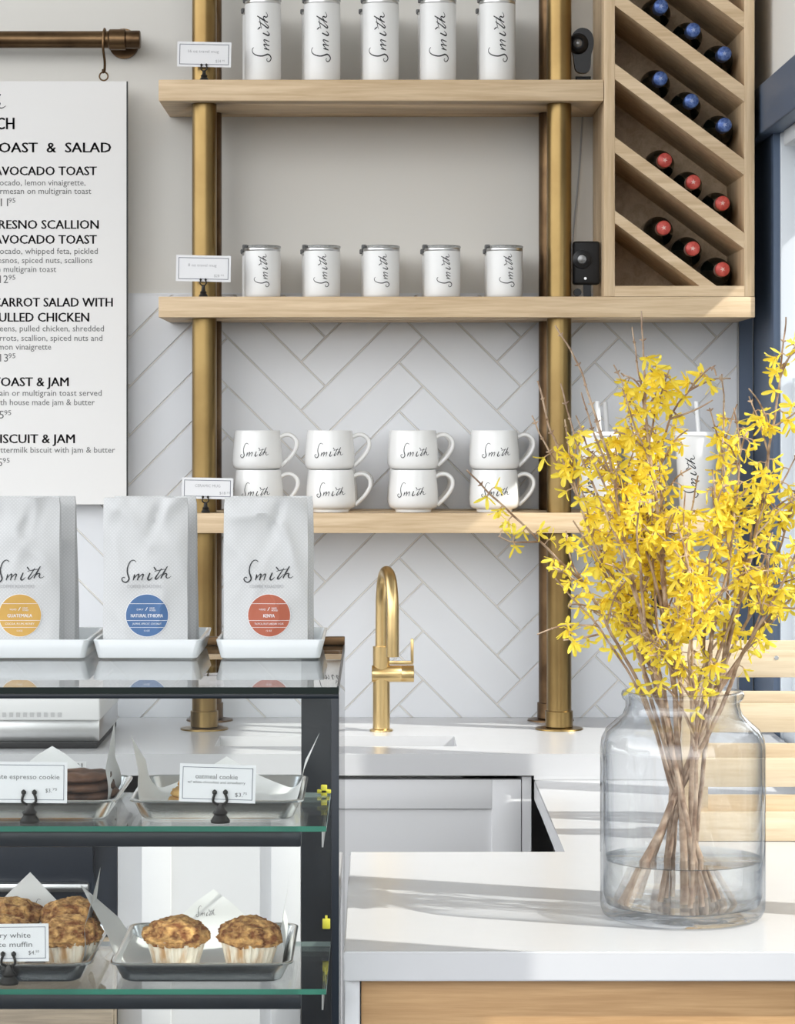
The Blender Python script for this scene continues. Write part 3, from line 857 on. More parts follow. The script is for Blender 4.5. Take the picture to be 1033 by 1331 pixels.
# wall outlet with a black plug and cord behind the flowers
t = thing('wall_outlet', 'white outlet plate on the tiles behind the yellow flowers', 'outlet', W(853, 790, 5.46))
m = MB(); m.box(WX(838, 5.46), WX(868, 5.46), 5.456, 5.4632, WZ(812, 5.46), WZ(762, 5.46), 0.002); m.build('plate', M['white_enamel'], t)
t = thing('power_plug', 'black plug and cord in the outlet behind the yellow flowers', 'plug', W(853, 780, 5.44))
m = MB(); m.box(WX(846, 5.44), WX(860, 5.44), 5.425, 5.4555, WZ(790, 5.44), WZ(771, 5.44), 0.003); m.build('plug', M['black'], t)
m = MB(); m.tube(catmull([tuple(W(852, 790, 5.44)), tuple(W(846, 810, 5.435)), tuple(W(836, 828, 5.43)), tuple(W(842, 850, 5.43)), tuple(W(862, 842, 5.435)), tuple(W(885, 815, 5.44)), tuple(W(900, 850, 5.44)), tuple(W(905, 925, 5.43))], 6), 0.003, 8); m.build('cord', M['black'], t)

# ================================================================== FAUCET
D = 5.222
fx = WX(495.5, D); zb = Z_REAR + 0.0003
t = thing('brass_faucet', 'brushed brass gooseneck faucet with a side lever behind the sink', 'faucet', (fx, D, Z_REAR))
m = MB(); m.lathe([(0.0225, zb), (0.0222, zb + 0.003), (0.019, zb + 0.0045), (0.0165, zb + 0.005), (0.0165, WZ(840, D)), (0.0125, WZ(839.5, D))], (fx, D, 0), 36); m.build('body', M['brass_new'], t)
zl = WZ(875.5, D)
m = MB(); m.lathe([(0.0150, WX(483, D)), (0.0163, WX(483.6, D)), (0.0163, WX(521, D)), (0.0158, WX(521.4, D)), (0.0163, WX(521.8, D)), (0.0163, WX(537.5, D)), (0.0150, WX(538, D))], (0, D - 0.003, zl), 36, 'X'); h_ = m.build('lever_housing', M['brass_new'], t)
m = MB(); m.box(WX(504, D), WX(537, D), D - 0.006, D + 0.0, WZ(863.5, D), WZ(860, D) + 0.002, 0.001); m.box(WX(533.5, D), WX(537.5, D), D - 0.006, D + 0.0, WZ(862, D), WZ(830, D), 0.0015); m.build('lever', M['brass_new'], h_)
m = MB()
sp = catmull([(fx, D, WZ(842, D)), (fx + 0.0005, D, WZ(800, D)), (fx + 0.001, D - 0.002, WZ(775, D)), (fx + 0.004, D - 0.014, WZ(752, D)), (fx + 0.010, D - 0.040, WZ(742, D)), (fx + 0.017, D - 0.075, WZ(750, D)),
              (fx + 0.021, D - 0.095, WZ(776, D)), (fx + 0.0215, D - 0.100, WZ(810, D)), (fx + 0.0215, D - 0.100, WZ(848, D))], 8)
m.tube(sp, 0.0118, 20); m.build('spout', M['brass_new'], t, 60)

# ================================================================== MENU BOARD AND ITS BAR
DB_ = 5.405
t = thing('hanging_bar', 'bronze pipe bar fixed to the wall above the menu board', 'bar', W(100, 52, 5.33))
zc = WZ(51.5, DB_); r = 0.0172
m = MB(); m.lathe([(r, -1.25), (r, WX(165, DB_))], (0, DB_, zc), 28, 'X'); m.build('bar', M['brass_dark'], t)
m = MB(); m.lathe([(r + 0.0004, WX(141, DB_)), (r + 0.0038, WX(143, DB_)), (r + 0.0038, WX(163, DB_)), (r + 0.0004, WX(163.5, DB_)), (r + 0.001, WX(164, DB_)), (r + 0.001, WX(181.5, DB_)), (r - 0.001, WX(182.5, DB_))], (0, DB_, zc), 32, 'X'); m.build('end_fitting', M['brass_dark'], t)
m = MB(); m.lathe([(0.012, DB_ + 0.012), (0.012, 5.459), (0.0305, 5.460), (0.0305, 5.4695)], (WX(157, 5.4), 0, zc), 32, 'Y'); m.build('wall_flange', M['brass_dark'], t)
hx = WX(136, DB_)
m = MB(); hk = [(hx, DB_ + 0.0205 * math.cos(a), zc + 0.0205 * math.sin(a)) for a in [math.pi * 0.95 - 0 - i * math.pi / 10 for i in range(0, 0)]]
hp = [(hx + 0.001, DB_ + 0.020, zc - 0.014), (hx, DB_ + 0.0208, zc), (hx, DB_ + 0.0147, zc + 0.0147), (hx, DB_, zc + 0.0212), (hx, DB_ - 0.0147, zc + 0.0147), (hx - 0.0005, DB_ - 0.0208, zc), (hx - 0.001, DB_ - 0.020, zc - 0.02), (hx + 0.001, DB_ - 0.010, zc - 0.045), (hx, DB_ - 0.004, zc - 0.062), (hx - 0.003, DB_, zc - 0.0655), (hx - 0.0035, DB_ + 0.004, zc - 0.060)]
m.tube(catmull(hp, 5), 0.0026, 10)
o = m.build('s_hook', M['brass_dark'], None, 60); recenter(o, (hx, DB_, zc + 0.02)); tag(o, 'small bronze hook hanging the menu board from the pipe bar', 'hook')
BX0, BX1 = WX(-150, DB_), WX(164.5, DB_); bz0, bz1 = WZ(655.5, DB_), WZ(106, DB_)
t = thing('menu_board', 'large white menu board with black lettering hanging from the bronze bar', 'menu board', ((BX0 + BX1) / 2, DB_, bz0))
m = MB(); m.box(BX0, BX1, DB_ - 0.004, DB_ + 0.004, bz0, bz1); m.build('board', M['board'], t)
m = MB(); m.box(BX1, BX1 + 0.0025, DB_ - 0.0035, DB_ + 0.004, bz0, bz1); m.build('edge_strip', M['board_edge'], t)
m = MB(); rr = 0.0085; cz_ = zc - 0.0735
m.tube([(hx - 0.002 + rr * math.cos(a), DB_ + 0.001, cz_ + rr * math.sin(a)) for a in [2 * math.pi * i / 24 for i in range(25)]], 0.0016, 8)
m.tube([(hx - 0.002, DB_ + 0.001, cz_ - rr), (hx - 0.002, DB_ + 0.001, bz1 - 0.004)], 0.0016, 8); m.build('eye_screw', M['brass_dark'], t, 60)
DT = DB_ - 0.0044


def bfn(u, v): return Vector((WX(u, DT), DT, WZ(-v, DT)))


def line(s, a, b_, y, c, mt, nm, bold=0.0, sup=None):
    mb = MB(); add_text(mb, s, a, b_, -y, c, bfn, bold=bold)
    if sup: add_text(mb, sup, b_ + 0.5, b_ + 9.5, -y + 4.5, 6.2, bfn)
    mb.build(nm, M[mt], t, 0, recalc=False)


lg = MB(); add_logo(lg, bfn, -82, 8, -148, -112); lg.build('logo', M['ink'], t, 0, recalc=False)
HEAD = [('LUNCH', -40, 18.5, 168, 15), ('TOAST  &  SALAD', -14, 144, 198, 12.6), ('AVOCADO TOAST', -8, 125.5, 227.7, 11.2), ('FRESNO SCALLION', -9, 128, 297.4, 11.2), ('AVOCADO TOAST', -8, 125.5, 316.8, 11.2),
        ('CARROT SALAD WITH', -9, 146.3, 398.6, 11.4), ('PULLED CHICKEN', -9, 115.6, 418, 11.4), ('TOAST & JAM', -9, 89, 502, 11.4), ('BISCUIT & JAM', -9, 97, 576, 11.4)]
for s, a, b_, y, c in HEAD: line(s, a, b_, y, c, 'ink', 'heading_lettering', 0.022)
BODY = [('avocado, lemon vinaigrette,', 111, 241), ('parmesan on multigrain toast', 118.5, 252), ('avocado, whipped feta, pickled', 127, 330), ('fresnos, spiced nuts, scallions', 120, 342), ('on multigrain toast', 73, 353.5),
        ('greens, pulled chicken, shredded', 135, 430.6), ('carrots, scallion, spiced nuts and', 133, 443), ('lemon vinaigrette', 66.5, 454.5), ('grain or multigrain toast served', 132, 514.5), ('with house made jam & butter', 123, 526.5), ('buttermilk biscuit with jam & butter', 149.5, 588.5)]
for s, b_, y in BODY: line(s, -10, b_, y, 7.6, 'ink_soft', 'lettering')
for s, b_, y in (('$11', 10.5, 268), ('$12', 10.5, 368), ('$13', 10.5, 470), ('$5', 5, 544), ('$5', 3, 606)):
    line(s, -10, b_, y, 10.0, 'ink_soft', 'price_lettering', 0.0, '95')


# ================================================================== PRICE CARDS
def holder_and_card(px, D, zbase, card, texts, group, label_h, label_c, tilt=0.0, hgt=1.0, price=None):
    """card: left, right, top, bottom in photo pixels at distance D."""
    x = WX(px, D)
    h = thing('card_holder', label_h, 'card holder', (x, D + 0.004, zbase), 'black card holders')
    l, r_, tp, bt = card
    zc0 = WZ(bt, D); s = hgt
    m = MB(); m.lathe([(0.0085 * s, 0.0002), (0.0088 * s, 0.002 * s), (0.0075 * s, 0.004 * s), (0.0055 * s, 0.007 * s), (0.0068 * s, 0.009 * s), (0.004 * s, 0.012 * s), (0.003 * s, max(0.018 * s, zc0 - zbase - 0.006))], (x, D + 0.004, zbase), 24); m.build('base', M['iron'], h)
    zc_ = zbase + max(0.018 * s, zc0 - zbase - 0.006)
    for sg in (-1, 1):
        m = MB(); m.tube(catmull([(x, D + 0.003, zc_ - 0.003), (x + sg * 0.0055 * s, D - 0.0015, zc_ + 0.001), (x + sg * 0.0060 * s, D - 0.0022, zc_ + 0.0045 * s), (x + sg * 0.0046 * s, D - 0.0022, zc_ + 0.0085 * s)], 5), 0.0012 * s, 8)
        m.lathe([(0.0006, -0.0025 * s), (0.0022 * s, -0.001 * s), (0.0022 * s, 0.001 * s), (0.0006, 0.0025 * s)], (x + sg * 0.0048 * s, D - 0.0022, zc_ + 0.0098 * s), 12)
        m.build('prong', M['iron'], h, 50)
    lx, rx, zt, zb_ = WX(l, D), WX(r_, D), WZ(tp, D), WZ(bt, D)
    c = thing('price_card', label_c, 'card', ((lx + rx) / 2, D + 0.001, zb_), group)
    m = MB(); m.box(lx, rx, D, D + 0.0008, zb_, zt); m.build('card', M['paper'], c)
    yy = D - 0.0003
    m = MB(); kx = D / F

    def strip(a, b_, c_, d_): m.poly([(a, yy, c_), (b_, yy, c_), (b_, yy, d_), (a, yy, d_)], [(0, 1, 2, 3)])
    i = 3.0 * kx * (1.3 if D < 4 else 1); w = 0.75 * kx
    strip(lx + i, rx - i, zt - i - w, zt - i); strip(lx + i, rx - i, zb_ + i, zb_ + i + w); strip(lx + i, lx + i + w, zb_ + i, zt - i); strip(rx - i - w, rx - i, zb_ + i, zt - i)
    m.build('border', M['navy_line'], c, 0, recalc=False)
    m = MB()
    for s_, a, b_, y, cp in texts: add_text(m, s_, a, b_, -y, cp, lambda u, v: Vector((WX(u, D), yy, WZ(-v, D))))
    m.build('lettering', M['ink_pale' if D > 4 else 'ink_soft'], c, 0, recalc=False)
    if tilt:
        c.rotation_euler = (0, tilt, 0)


DS = 5.2085
holder_and_card(265, DS, Z1 + 0.0002, (230, 300, 54.5, 87), [('16 oz travel mug', 244, 284, 68.5, 3.6), ('$34', 280, 287, 81, 3.6), ('95', 288.5, 292, 79.6, 2.2)], 'price cards on the shelves', 'black card holder on the upper shelf by the brass pole', 'white price card for the 16 oz travel mug on the upper shelf', 0.02)
holder_and_card(264, DS, Z2 + 0.0002, (228.5, 299.5, 332, 366), [('8 oz travel mug', 244, 281, 346.5, 3.6), ('$28', 278, 285, 360, 3.6), ('95', 286.5, 291, 358.6, 2.2)], 'price cards on the shelves', 'black card holder on the middle shelf by the brass pole', 'white price card for the 8 oz travel mug on the middle shelf', 0.02)
holder_and_card(267, DS, Z3 + 0.0002, (236, 302.5, 621, 648.5), [('CERAMIC MUG', 253, 286, 633.2, 3.6), ('$18', 285, 293, 642.2, 3.4), ('50', 294.5, 299, 641, 2.2)], 'price cards on the shelves', 'black card holder on the lower shelf by the brass pole', 'white price card for the ceramic mug on the lower shelf', 0.02)

# ================================================================== PASTRY CASE
CF, CB = 3.20, 3.818
XCR = -0.0457; XCL = -0.80
ZT = 1.198; ZS1, ZS2 = 1.029, 0.834; ZBASE = 0.60
t = thing('pastry_case', 'glass pastry display case with dark posts and green edged shelves beside the bar counter', 'display case', (-0.42, 3.5, 0))
m = MB(); m.box(XCL, XCR, CF + 0.0, CB, 0.02, ZBASE, 0.003); m.build('base', M['case_black'], t)
m = MB(); m.box(XCL, XCR, CF, CB, ZT - 0.008, ZT)
o = m.build('glass_top', [M['pane'], M['pane_edge']], t, 0)
for p in o.data.polygons:
    if abs(p.normal.z) < 0.5: p.material_index = 1
m = MB(); m.box(XCL, XCR, CF, CF + 0.006, ZBASE + 0.001, ZT - 0.0085); m.build('front_glass', M['pane'], t, 0)
m = MB(); m.box(XCR - 0.006, XCR, CF + 0.007, CB, ZBASE + 0.001, ZT - 0.0085); o = m.build('side_glass', [M['pane'], M['pane_edge']], t, 0)
for p in o.data.polygons:
    if abs(p.normal.x) < 0.5: p.material_index = 1
m = MB(); m.box(XCR - 0.0085, XCR + 0.0004, CF - 0.0008, CF + 0.007, ZBASE + 0.001, ZT - 0.0086, 0.0005); m.build('front_post', M['case_black'], t)
m = MB(); m.box(WX(392.5, CB), XCR - 0.007, CB - 0.045, CB, ZBASE + 0.001, ZT - 0.0085, 0.002); m.build('back_post', M['case_black'], t)
m = MB(); m.box(XCL, XCR, CF - 0.001, CF + 0.012, ZT - 0.0135, ZT - 0.0083, 0.0005); m.build('front_rail', M['case_black'], t)
m = MB(); m.box(XCL, XCR, CB - 0.014, CB, ZT + 0.0003, ZT + 0.012, 0.001); m.build('back_rail', M['brass_dark'], t)
m = MB(); m.box(XCR - 0.002, XCR + 0.0, CF + 0.002, CB - 0.016, ZT + 0.0002, ZT + 0.0012); m.build('edge_trim', M['case_black'], t)
for zs in (ZS1, ZS2):
    xr_ = WX(424, CF + 0.03)
    m = MB(); m.box(XCL + 0.01, xr_, CF + 0.025, 3.522, zs - 0.0065, zs)
    o = m.build('glass_shelf', [M['pane'], M['pane_green'], M['pane_pale']], t, 0)
    for p in o.data.polygons:
        if p.normal.y < -0.5: p.material_index = 1
        elif p.normal.y > 0.5: p.material_index = 2
        elif abs(p.normal.x) > 0.5: p.material_index = 2
    m = MB(); m.box(XCL + 0.01, WX(392, CF + 0.05), CF + 0.032, CF + 0.05, zs - 0.026, zs - 0.007, 0.002); m.build('light_bar', M['case_black'], t)
    m = MB(); m.box(xr_ - 0.0055, xr_ - 0.0035, CF + 0.03, CF + 0.19, zs - 0.026, zs - 0.0068); m.build('shelf_bracket', M['steel'], t)
m = MB(); c = W(421, 1028, 3.5); m.box(c.x - 0.004, c.x + 0.004, 3.496, 3.502, c.z - 0.006, c.z + 0.008, 0.001); m.box(c.x - 0.009, c.x + 0.009, 3.496, 3.502, c.z - 0.003, c.z + 0.002, 0.001); m.build('shelf_clip', M['clip_yellow'], t)
m = MB(); c = W(424, 1198, 3.5); m.box(c.x - 0.005, c.x + 0.005, 3.496, 3.502, c.z - 0.009, c.z + 0.004, 0.001); m.box(c.x - 0.0015, c.x + 0.0015, 3.497, 3.501, c.z + 0.003, c.z + 0.008); m.build('shelf_clip', M['clip_yellow'], t)


# ---- trays, sheet pans
def rring(cx, cy, hw, hd, r, z, n=5):
    out = []
    for sx, sy, a0 in ((1, 1, 0), (-1, 1, 90), (-1, -1, 180), (1, -1, 270)):
        for i in range(n + 1):
            a = math.radians(a0 + 90 * i / n)
            out.append((cx + sx * (hw - r) + r * math.cos(a), cy + sy * (hd - r) + r * math.sin(a), z))
    return out


def ceramic_tray(cx, y0, y1, hw, lab, rot):
    cy = (y0 + y1) / 2; hd = (y1 - y0) / 2
    z = ZT + 0.0004; H = 0.0265
    m = MB()
    m.rings([rring(cx, cy, hw - 0.010, hd - 0.008, 0.008, z), rring(cx, cy, hw - 0.006, hd - 0.004, 0.008, z + 0.002), rring(cx, cy, hw, hd, 0.008, z + H - 0.001), rring(cx, cy, hw - 0.0007, hd - 0.0007, 0.008, z + H),
             rring(cx, cy, hw - 0.004, hd - 0.004, 0.007, z + H - 0.0003), rring(cx, cy, hw - 0.010, hd - 0.010, 0.007, z + 0.006), rring(cx, cy, hw - 0.013, hd - 0.013, 0.006, z + 0.005)])
    o = m.build('ceramic_tray', M['tray'], None, 50); recenter(o, (cx, cy, z)); o.rotation_euler = (0, 0, rot)
    tag(o, lab, 'tray', 'white trays under the coffee bags')


BAGY = 3.602
for cpx, lab in ((37, 'white ceramic tray under the coffee bags with the yellow label'), (191, 'white ceramic tray under the coffee bags with the blue label'), (351, 'white ceramic tray under the coffee bags with the red label')):
    ceramic_tray(WX(cpx, 3.57) , 3.572, 3.792, 70.5 * 3.58 / F if cpx != 37 else 78 * 3.58 / F, lab, 0.0)

BH, BW2 = 0.2075, 0.0565


def bag_shape(seed):
    def depth(tz):
        return 0.004 + 0.030 * (1 - tz) ** 0.8

    def front(x, z):
        tz = min(1, max(0, z / BH)); tx = x / BW2
        d = depth(tz)
        y = -0.034 + (0.034 - d) * 0.42
        y += 0.006 * tx * tx * (1 - tz) ** 0.5 - 0.003 * math.cos(tx * math.pi / 2) * math.sin(math.pi * min(1, tz * 1.3))
        amp = 0.0085 * (0.22 + 0.9 * tz)
        rg = 1 - 2 * abs(noise.noise(Vector((x * 16 + z * 9 + seed, z * 11 - x * 6, seed * 1.7))))
        rg2 = 1 - 2 * abs(noise.noise(Vector((x * 34 - z * 12, z * 16 + seed, 3.1 + seed))))
        y -= amp * (rg * abs(rg) + 0.45 * rg2) * (1 - tx ** 6) * 0.8
        y += 0.0075 * math.exp(-((x - 0.012 - (z - 0.17) * 0.25) / 0.006) ** 2) * min(1, max(0, (tz - 0.72) / 0.12)) * min(1, max(0, (1.0 - tz) / 0.08))
        return y
    return depth, front


def make_bag(cx, cy, seed, lab, label_mat, names, dx_label):
    z0 = ZT + 0.0064
    t = thing('coffee_bag', lab, 'coffee bag', (cx, cy, z0), 'grey coffee bags on the pastry case')
    depth, front = bag_shape(seed)
    m = MB(); N = 26; K = 40; rings = []
    for i in range(K + 1):
        z = BH * i / K; tz = i / K; d = depth(tz)
        w = BW2 * (1.0 - 0.012 * math.sin(tz * 9 + seed) * 0.5 - (0.015 if tz > 0.97 else 0))
        ring = []
        yb = front(0, z * 1.0) * 0 + (-0.034 + (0.034 - d) * 0.42) + 2 * d
        for j in range(N + 1):
            x = -w + 2 * w * j / N
            ring.append((cx + x, cy + front(x * 0.999, z), z0 + z))
        for q in (0.25, 0.5, 0.75):
            yf = front(w, z)
            ring.append((cx + w - 0.010 * math.sin(math.pi * q) * (1 - tz * 0.3), cy + yf + (yb - yf) * q, z0 + z))
        for j in range(N + 1):
            x = w - 2 * w * j / N
            ring.append((cx + x, cy + yb + 0.002 * noise.noise(Vector((x * 25, z * 20, seed + 9))), z0 + z))
        for q in (0.75, 0.5, 0.25):
            yf = front(-w, z)
            ring.append((cx - w + 0.010 * math.sin(math.pi * q) * (1 - tz * 0.3), cy + yf + (yb - yf) * q, z0 + z))
        rings.append(ring)
    m.rings(rings); m.build('bag', M['bag'], t, 50)

    kx = BAGY / F * 0.99

    def fn(off): return lambda u, v: Vector((cx + u, cy + front(u, v) - off, z0 + v))
    m = MB(); add_logo(m, fn(0.0008), -34 * kx + dx_label, 32 * kx + dx_label, 0.0935, 0.1245); m.build('logo', M['ink'], t, 0, recalc=False)
    m = MB(); add_text(m, 'COFFEE ROASTERS', -26 * kx + dx_label, 19 * kx + dx_label, 0.0868, 0.0042, fn(0.0008)); m.build('lettering', M['ink_pale'], t, 0, recalc=False)
    lz = 0.0500; R = 0.0290

    def disc(mb, R, off, n=40, rad=6):
        f = fn(off); vs = [f(dx_label, lz)]; fs = []
        for a in range(1, rad + 1):
            for j in range(n):
                th = 2 * math.pi * j / n
                vs.append(f(dx_label + R * a / rad * math.cos(th), lz + R * a / rad * math.sin(th)))
        for j in range(n): fs.append((0, 1 + j, 1 + (j + 1) % n))
        for a in range(1, rad):
            for j in range(n):
                p, q = 1 + (a - 1) * n + j, 1 + (a - 1) * n + (j + 1) % n
                fs.append((p, q, q + n, p + n))
        mb.poly(vs, fs)
    m = MB(); disc(m, R, 0.0008); m.mi = 1; disc(m, R * 0.972, 0.0012); l_ = m.build('round_label', [M['paper'], M[label_mat]], t, 0, recalc=False)
    m = MB(); f = fn(0.0017)
    for dz in (0.0158, -0.0068, -0.0160):
        hw = math.sqrt((R * 0.96) ** 2 - dz * dz); nn = 16
        for j in range(nn):
            a, b_ = -hw + 2 * hw * j / nn, -hw + 2 * hw * (j + 1) / nn
            m.poly([f(dx_label + a, lz + dz - 0.00028), f(dx_label + b_, lz + dz - 0.00028), f(dx_label + b_, lz + dz + 0.00028), f(dx_label + a, lz + dz + 0.00028)], [(0, 1, 2, 3)])
    big, origin, p1, p2, notes, wd_ = names
    add_text(m, big, dx_label - wd_, dx_label + wd_, lz - 0.0025, 0.0044, f, bold=0.02)
    add_text(m, origin, dx_label - 0.0135, dx_label - 0.0045, lz + 0.0068, 0.0023, f)
    add_text(m, '/', dx_label - 0.0022, dx_label + 0.0012, lz + 0.0065, 0.0045, f)
    add_text(m, p1, dx_label + 0.0035, dx_label + 0.0105, lz + 0.0088, 0.0021, f, bold=0.01)
    add_text(m, p2, dx_label + 0.0035, dx_label + 0.0118, lz + 0.0058, 0.0021, f, bold=0.01)
    add_text(m, notes, dx_label - 0.0195, dx_label + 0.0195, lz - 0.0124, 0.0025, f)
    add_text(m, '12 OZ', dx_label - 0.0038, dx_label + 0.0038, lz - 0.0215, 0.0021, f)
    m.build('label_lettering', M['paper'], l_, 0, recalc=False)
    return t


BAGS = [(20.5, 'yellow_label', ('GUATEMALA', 'WASHED', 'HAND', 'PICKED', 'COCOA, PLUM, HONEY', 0.0165), 'yellow', 0.0045, 78), (187.5, 'blue_label', ('NATURAL ETHIOPIA', 'DRY', 'HAND', 'PICKED', 'JASMINE, APRICOT, COCONUT', 0.0215), 'blue', 0.0030, 0),
        (344.5, 'red_label', ('KENYA', 'WASHED', 'HAND', 'PICKED', 'TROPICAL FRUIT & BROWN SUGAR', 0.0075), 'red', 0.0050, 0)]
for i, (cpx, lm, nm, cn, dxl, _) in enumerate(BAGS):
    cx = WX(cpx, BAGY)
    make_bag(cx, BAGY + 0.042, 1.3 + i * 2.1, f'grey coffee bag with round {cn} label, front one on its tray', lm, nm, dxl)
    make_bag(cx + (0.0125, 0.0065, 0.0055)[i], BAGY + 0.042 + 0.074, 7.7 + i * 1.9, f'grey coffee bag standing behind the bag with the {cn} label', lm, nm, dxl)


def sheet_pan(cx, cy, hw, hd, z, lab):
    H = 0.0255
    m = MB()
    m.rings([rring(cx, cy, hw - 0.017, hd - 0.017, 0.016, z + 0.0004), rring(cx, cy, hw - 0.013, hd - 0.013, 0.018, z + 0.003), rring(cx, cy, hw - 0.004, hd - 0.004, 0.02, z + H - 0.003), rring(cx, cy, hw, hd, 0.022, z + H - 0.003),
             rring(cx, cy, hw + 0.0004, hd + 0.0004, 0.022, z + H - 0.001), rring(cx, cy, hw - 0.001, hd - 0.001, 0.022, z + H), rring(cx, cy, hw - 0.004, hd - 0.004, 0.02, z + H), rring(cx, cy, hw - 0.006, hd - 0.006, 0.019, z + H - 0.002),
             rring(cx, cy, hw - 0.014, hd - 0.014, 0.016, z + 0.004), rring(cx, cy, hw - 0.018, hd - 0.018, 0.014, z + 0.002)])
    o = m.build('sheet_pan', M['alu'], None, 50); recenter(o, (cx, cy, z)); tag(o, lab, 'pan', 'metal sheet pans in the pastry case')


def parchment(cx, cy, hw, hd, z, H, lab, left=0.45, right=0.08, back=0.25, logo=None, extent=None, seed=0.0):
    a, b_ = hw - 0.024, hd - 0.024
    z = z + 0.0032
    eL, eR, eB = extent or (1, 1, 1)

    def f(s, q):
        x, y = (s - q) * H, (s + q - 1) * H
        zz = 0.0006 + 0.0010 * (1 + noise.noise(Vector((x * 18 + seed, y * 18, seed))))
        if y < -b_: y = -b_ + (y + b_) * 0.04
        if abs(x) > a:
            e_ = abs(x) - a; sg = 1 if x > 0 else -1
            e_ *= eR if sg > 0 else eL
            kk = right if sg > 0 else left
            bend = min(1, e_ / 0.05)
            kk2 = 0.75 + (kk - 0.75) * bend
            x = sg * (a + kk2 * e_); zz += math.sqrt(max(0, 1 - kk2 * kk2)) * e_ * (0.6 + 0.4 * bend)
        if y > b_:
            e_ = (y - b_) * eB; bend = min(1, e_ / 0.05); kk2 = 0.75 + (back - 0.75) * bend
            y = b_ + kk2 * e_; zz += math.sqrt(max(0, 1 - kk2 * kk2)) * e_ * (0.6 + 0.4 * bend)
        return Vector((cx + x, cy + y, z + zz))
    t = thing('parchment_sheet', lab, 'paper', (cx, cy, z), 'parchment sheets in the pans')
    n = 36
    m = MB(); m.poly([f(i / n, j / n) for i in range(n + 1) for j in range(n + 1)], [(i * (n + 1) + j, (i + 1) * (n + 1) + j, (i + 1) * (n + 1) + j + 1, i * (n + 1) + j + 1) for i in range(n) for j in range(n)])
    m.build('sheet', M['parchment'], t, 80, recalc=False)
    if logo:
        x0, x1, y0, y1 = logo

        def g(u, v):
            s = ((u / H) + (v / H) + 1) / 2; q = ((v / H) + 1 - u / H) / 2
            return f(s, q) + Vector((0, -0.0008, 0.0004))
        m = MB(); add_logo(m, g, x0, x1, y0, y1); m.build('logo', M['ink_soft'], t, 0, recalc=False)


# upper shelf
P1 = (WX(286.5, 3.36), 3.385, 0.106, 0.122)
sheet_pan(*P1, ZS1, 'metal pan with the oatmeal cookies on the upper glass shelf')
parchment(*P1, ZS1, 0.205, 'parchment sheet lining the pan of oatmeal cookies', left=0.35, right=0.42, back=0.3, seed=2.0, extent=(0.74, 0.8, 0.45))
P2 = (WX(50, 3.36), 3.385, 0.106, 0.122)
sheet_pan(*P2, ZS1, 'metal pan with the chocolate cookies on the upper glass shelf')
parchment(*P2, ZS1, 0.20, 'parchment sheet lining the pan of chocolate cookies', left=0.3, right=0.10, back=0.3, seed=5.0, extent=(1, 0.9, 0.6))
# lower shelf
P3 = (WX(268, 3.36), 3.385, 0.1105, 0.135)
sheet_pan(*P3, ZS2, 'metal pan with two muffins on the lower glass shelf')
parchment(*P3, ZS2, 0.205, 'parchment sheet lining the pan with two muffins', left=0.62, right=0.16, back=0.2, logo=(-0.023, 0.003, 0.160, 0.176), seed=9.0, extent=(1, 1, 0.72))
P4 = (WX(18, 3.36), 3.385, 0.106, 0.135)
sheet_pan(*P4, ZS2, 'metal pan crowded with muffins on the lower glass shelf')
parchment(*P4, ZS2, 0.20, 'parchment sheet lining the pan crowded with muffins', left=0.3, right=0.2, back=0.25, logo=(0.005, 0.037, 0.150, 0.166), seed=12.0)


def muffin(cx, cy, z, s, seed, lab, lean=0.0):
    t = thing('muffin', lab, 'muffin', (cx, cy, z), 'crumb topped muffins')
    m = MB(); n = 96; rings = []
    for h, r in ((0.0, 0.0285), (0.0015, 0.0295), (0.034, 0.0385), (0.036, 0.0388), (0.035, 0.0365), (0.02, 0.033)):
        rings.append([(cx + (r * s + (0.0016 if (i % 4) < 2 else -0.0012) * s) * math.cos(2 * math.pi * i / n), cy + (r * s + (0.0016 if (i % 4) < 2 else -0.0012) * s) * math.sin(2 * math.pi * i / n), z + h * s) for i in range(n)])
    m.rings(rings, True, False); m.build('paper_cup', M['cup_paper'], t, 25)
    m = MB(); bmesh.ops.create_icosphere(m.bm, subdivisions=5, radius=1.0)
    for v in m.bm.verts:
        p = v.co.copy()
        k_ = 1 + 0.09 * noise.noise(p * 2.2 + Vector((seed, 0, 0))) + 0.09 * noise.noise(p * 5.0 + Vector((0, seed, 0))) + 0.06 * noise.noise(p * 11 + Vector((0, 0, seed))) + 0.04 * noise.noise(p * 24)
        hz = 0.026 if p.z > 0 else 0.018
        rr = 0.0445 * s * (1 - 0.13 * max(0, -p.z))
        v.co = Vector((cx + p.x * rr * k_, cy + p.y * rr * k_, z + 0.0365 * s + p.z * hz * s * k_))
    m.build('crumb_top', M['crumb'], t, 0)
    for p in t.children[-1].data.polygons: p.use_smooth = True
    t.rotation_euler = (0, lean, random.uniform(-.3, .3))


zm = ZS2 + 0.0062
muffin(WX(229, 3.345), 3.345, zm, 0.93, 1.0, 'crumb topped muffin on the two muffin pan, nearer the crowded pan')
muffin(WX(323, 3.345), 3.345, zm, 0.92, 6.2, 'crumb topped muffin on the two muffin pan, nearer the dark post', 0.05)
muffin(WX(90, 3.345), 3.35, zm, 0.95, 11.0, 'front muffin of the crowded pan, beside the white price card', -0.03)
muffin(WX(93, 3.43), 3.437, zm + 0.006, 0.95, 15.0, 'muffin standing behind the front muffin of the crowded pan')
muffin(WX(2, 3.345), 3.352, zm, 0.95, 19.0, 'front muffin of the crowded pan, mostly behind the price card')
muffin(WX(12, 3.43), 3.440, zm + 0.006, 0.96, 23.0, 'dark topped muffin at the back of the crowded pan')


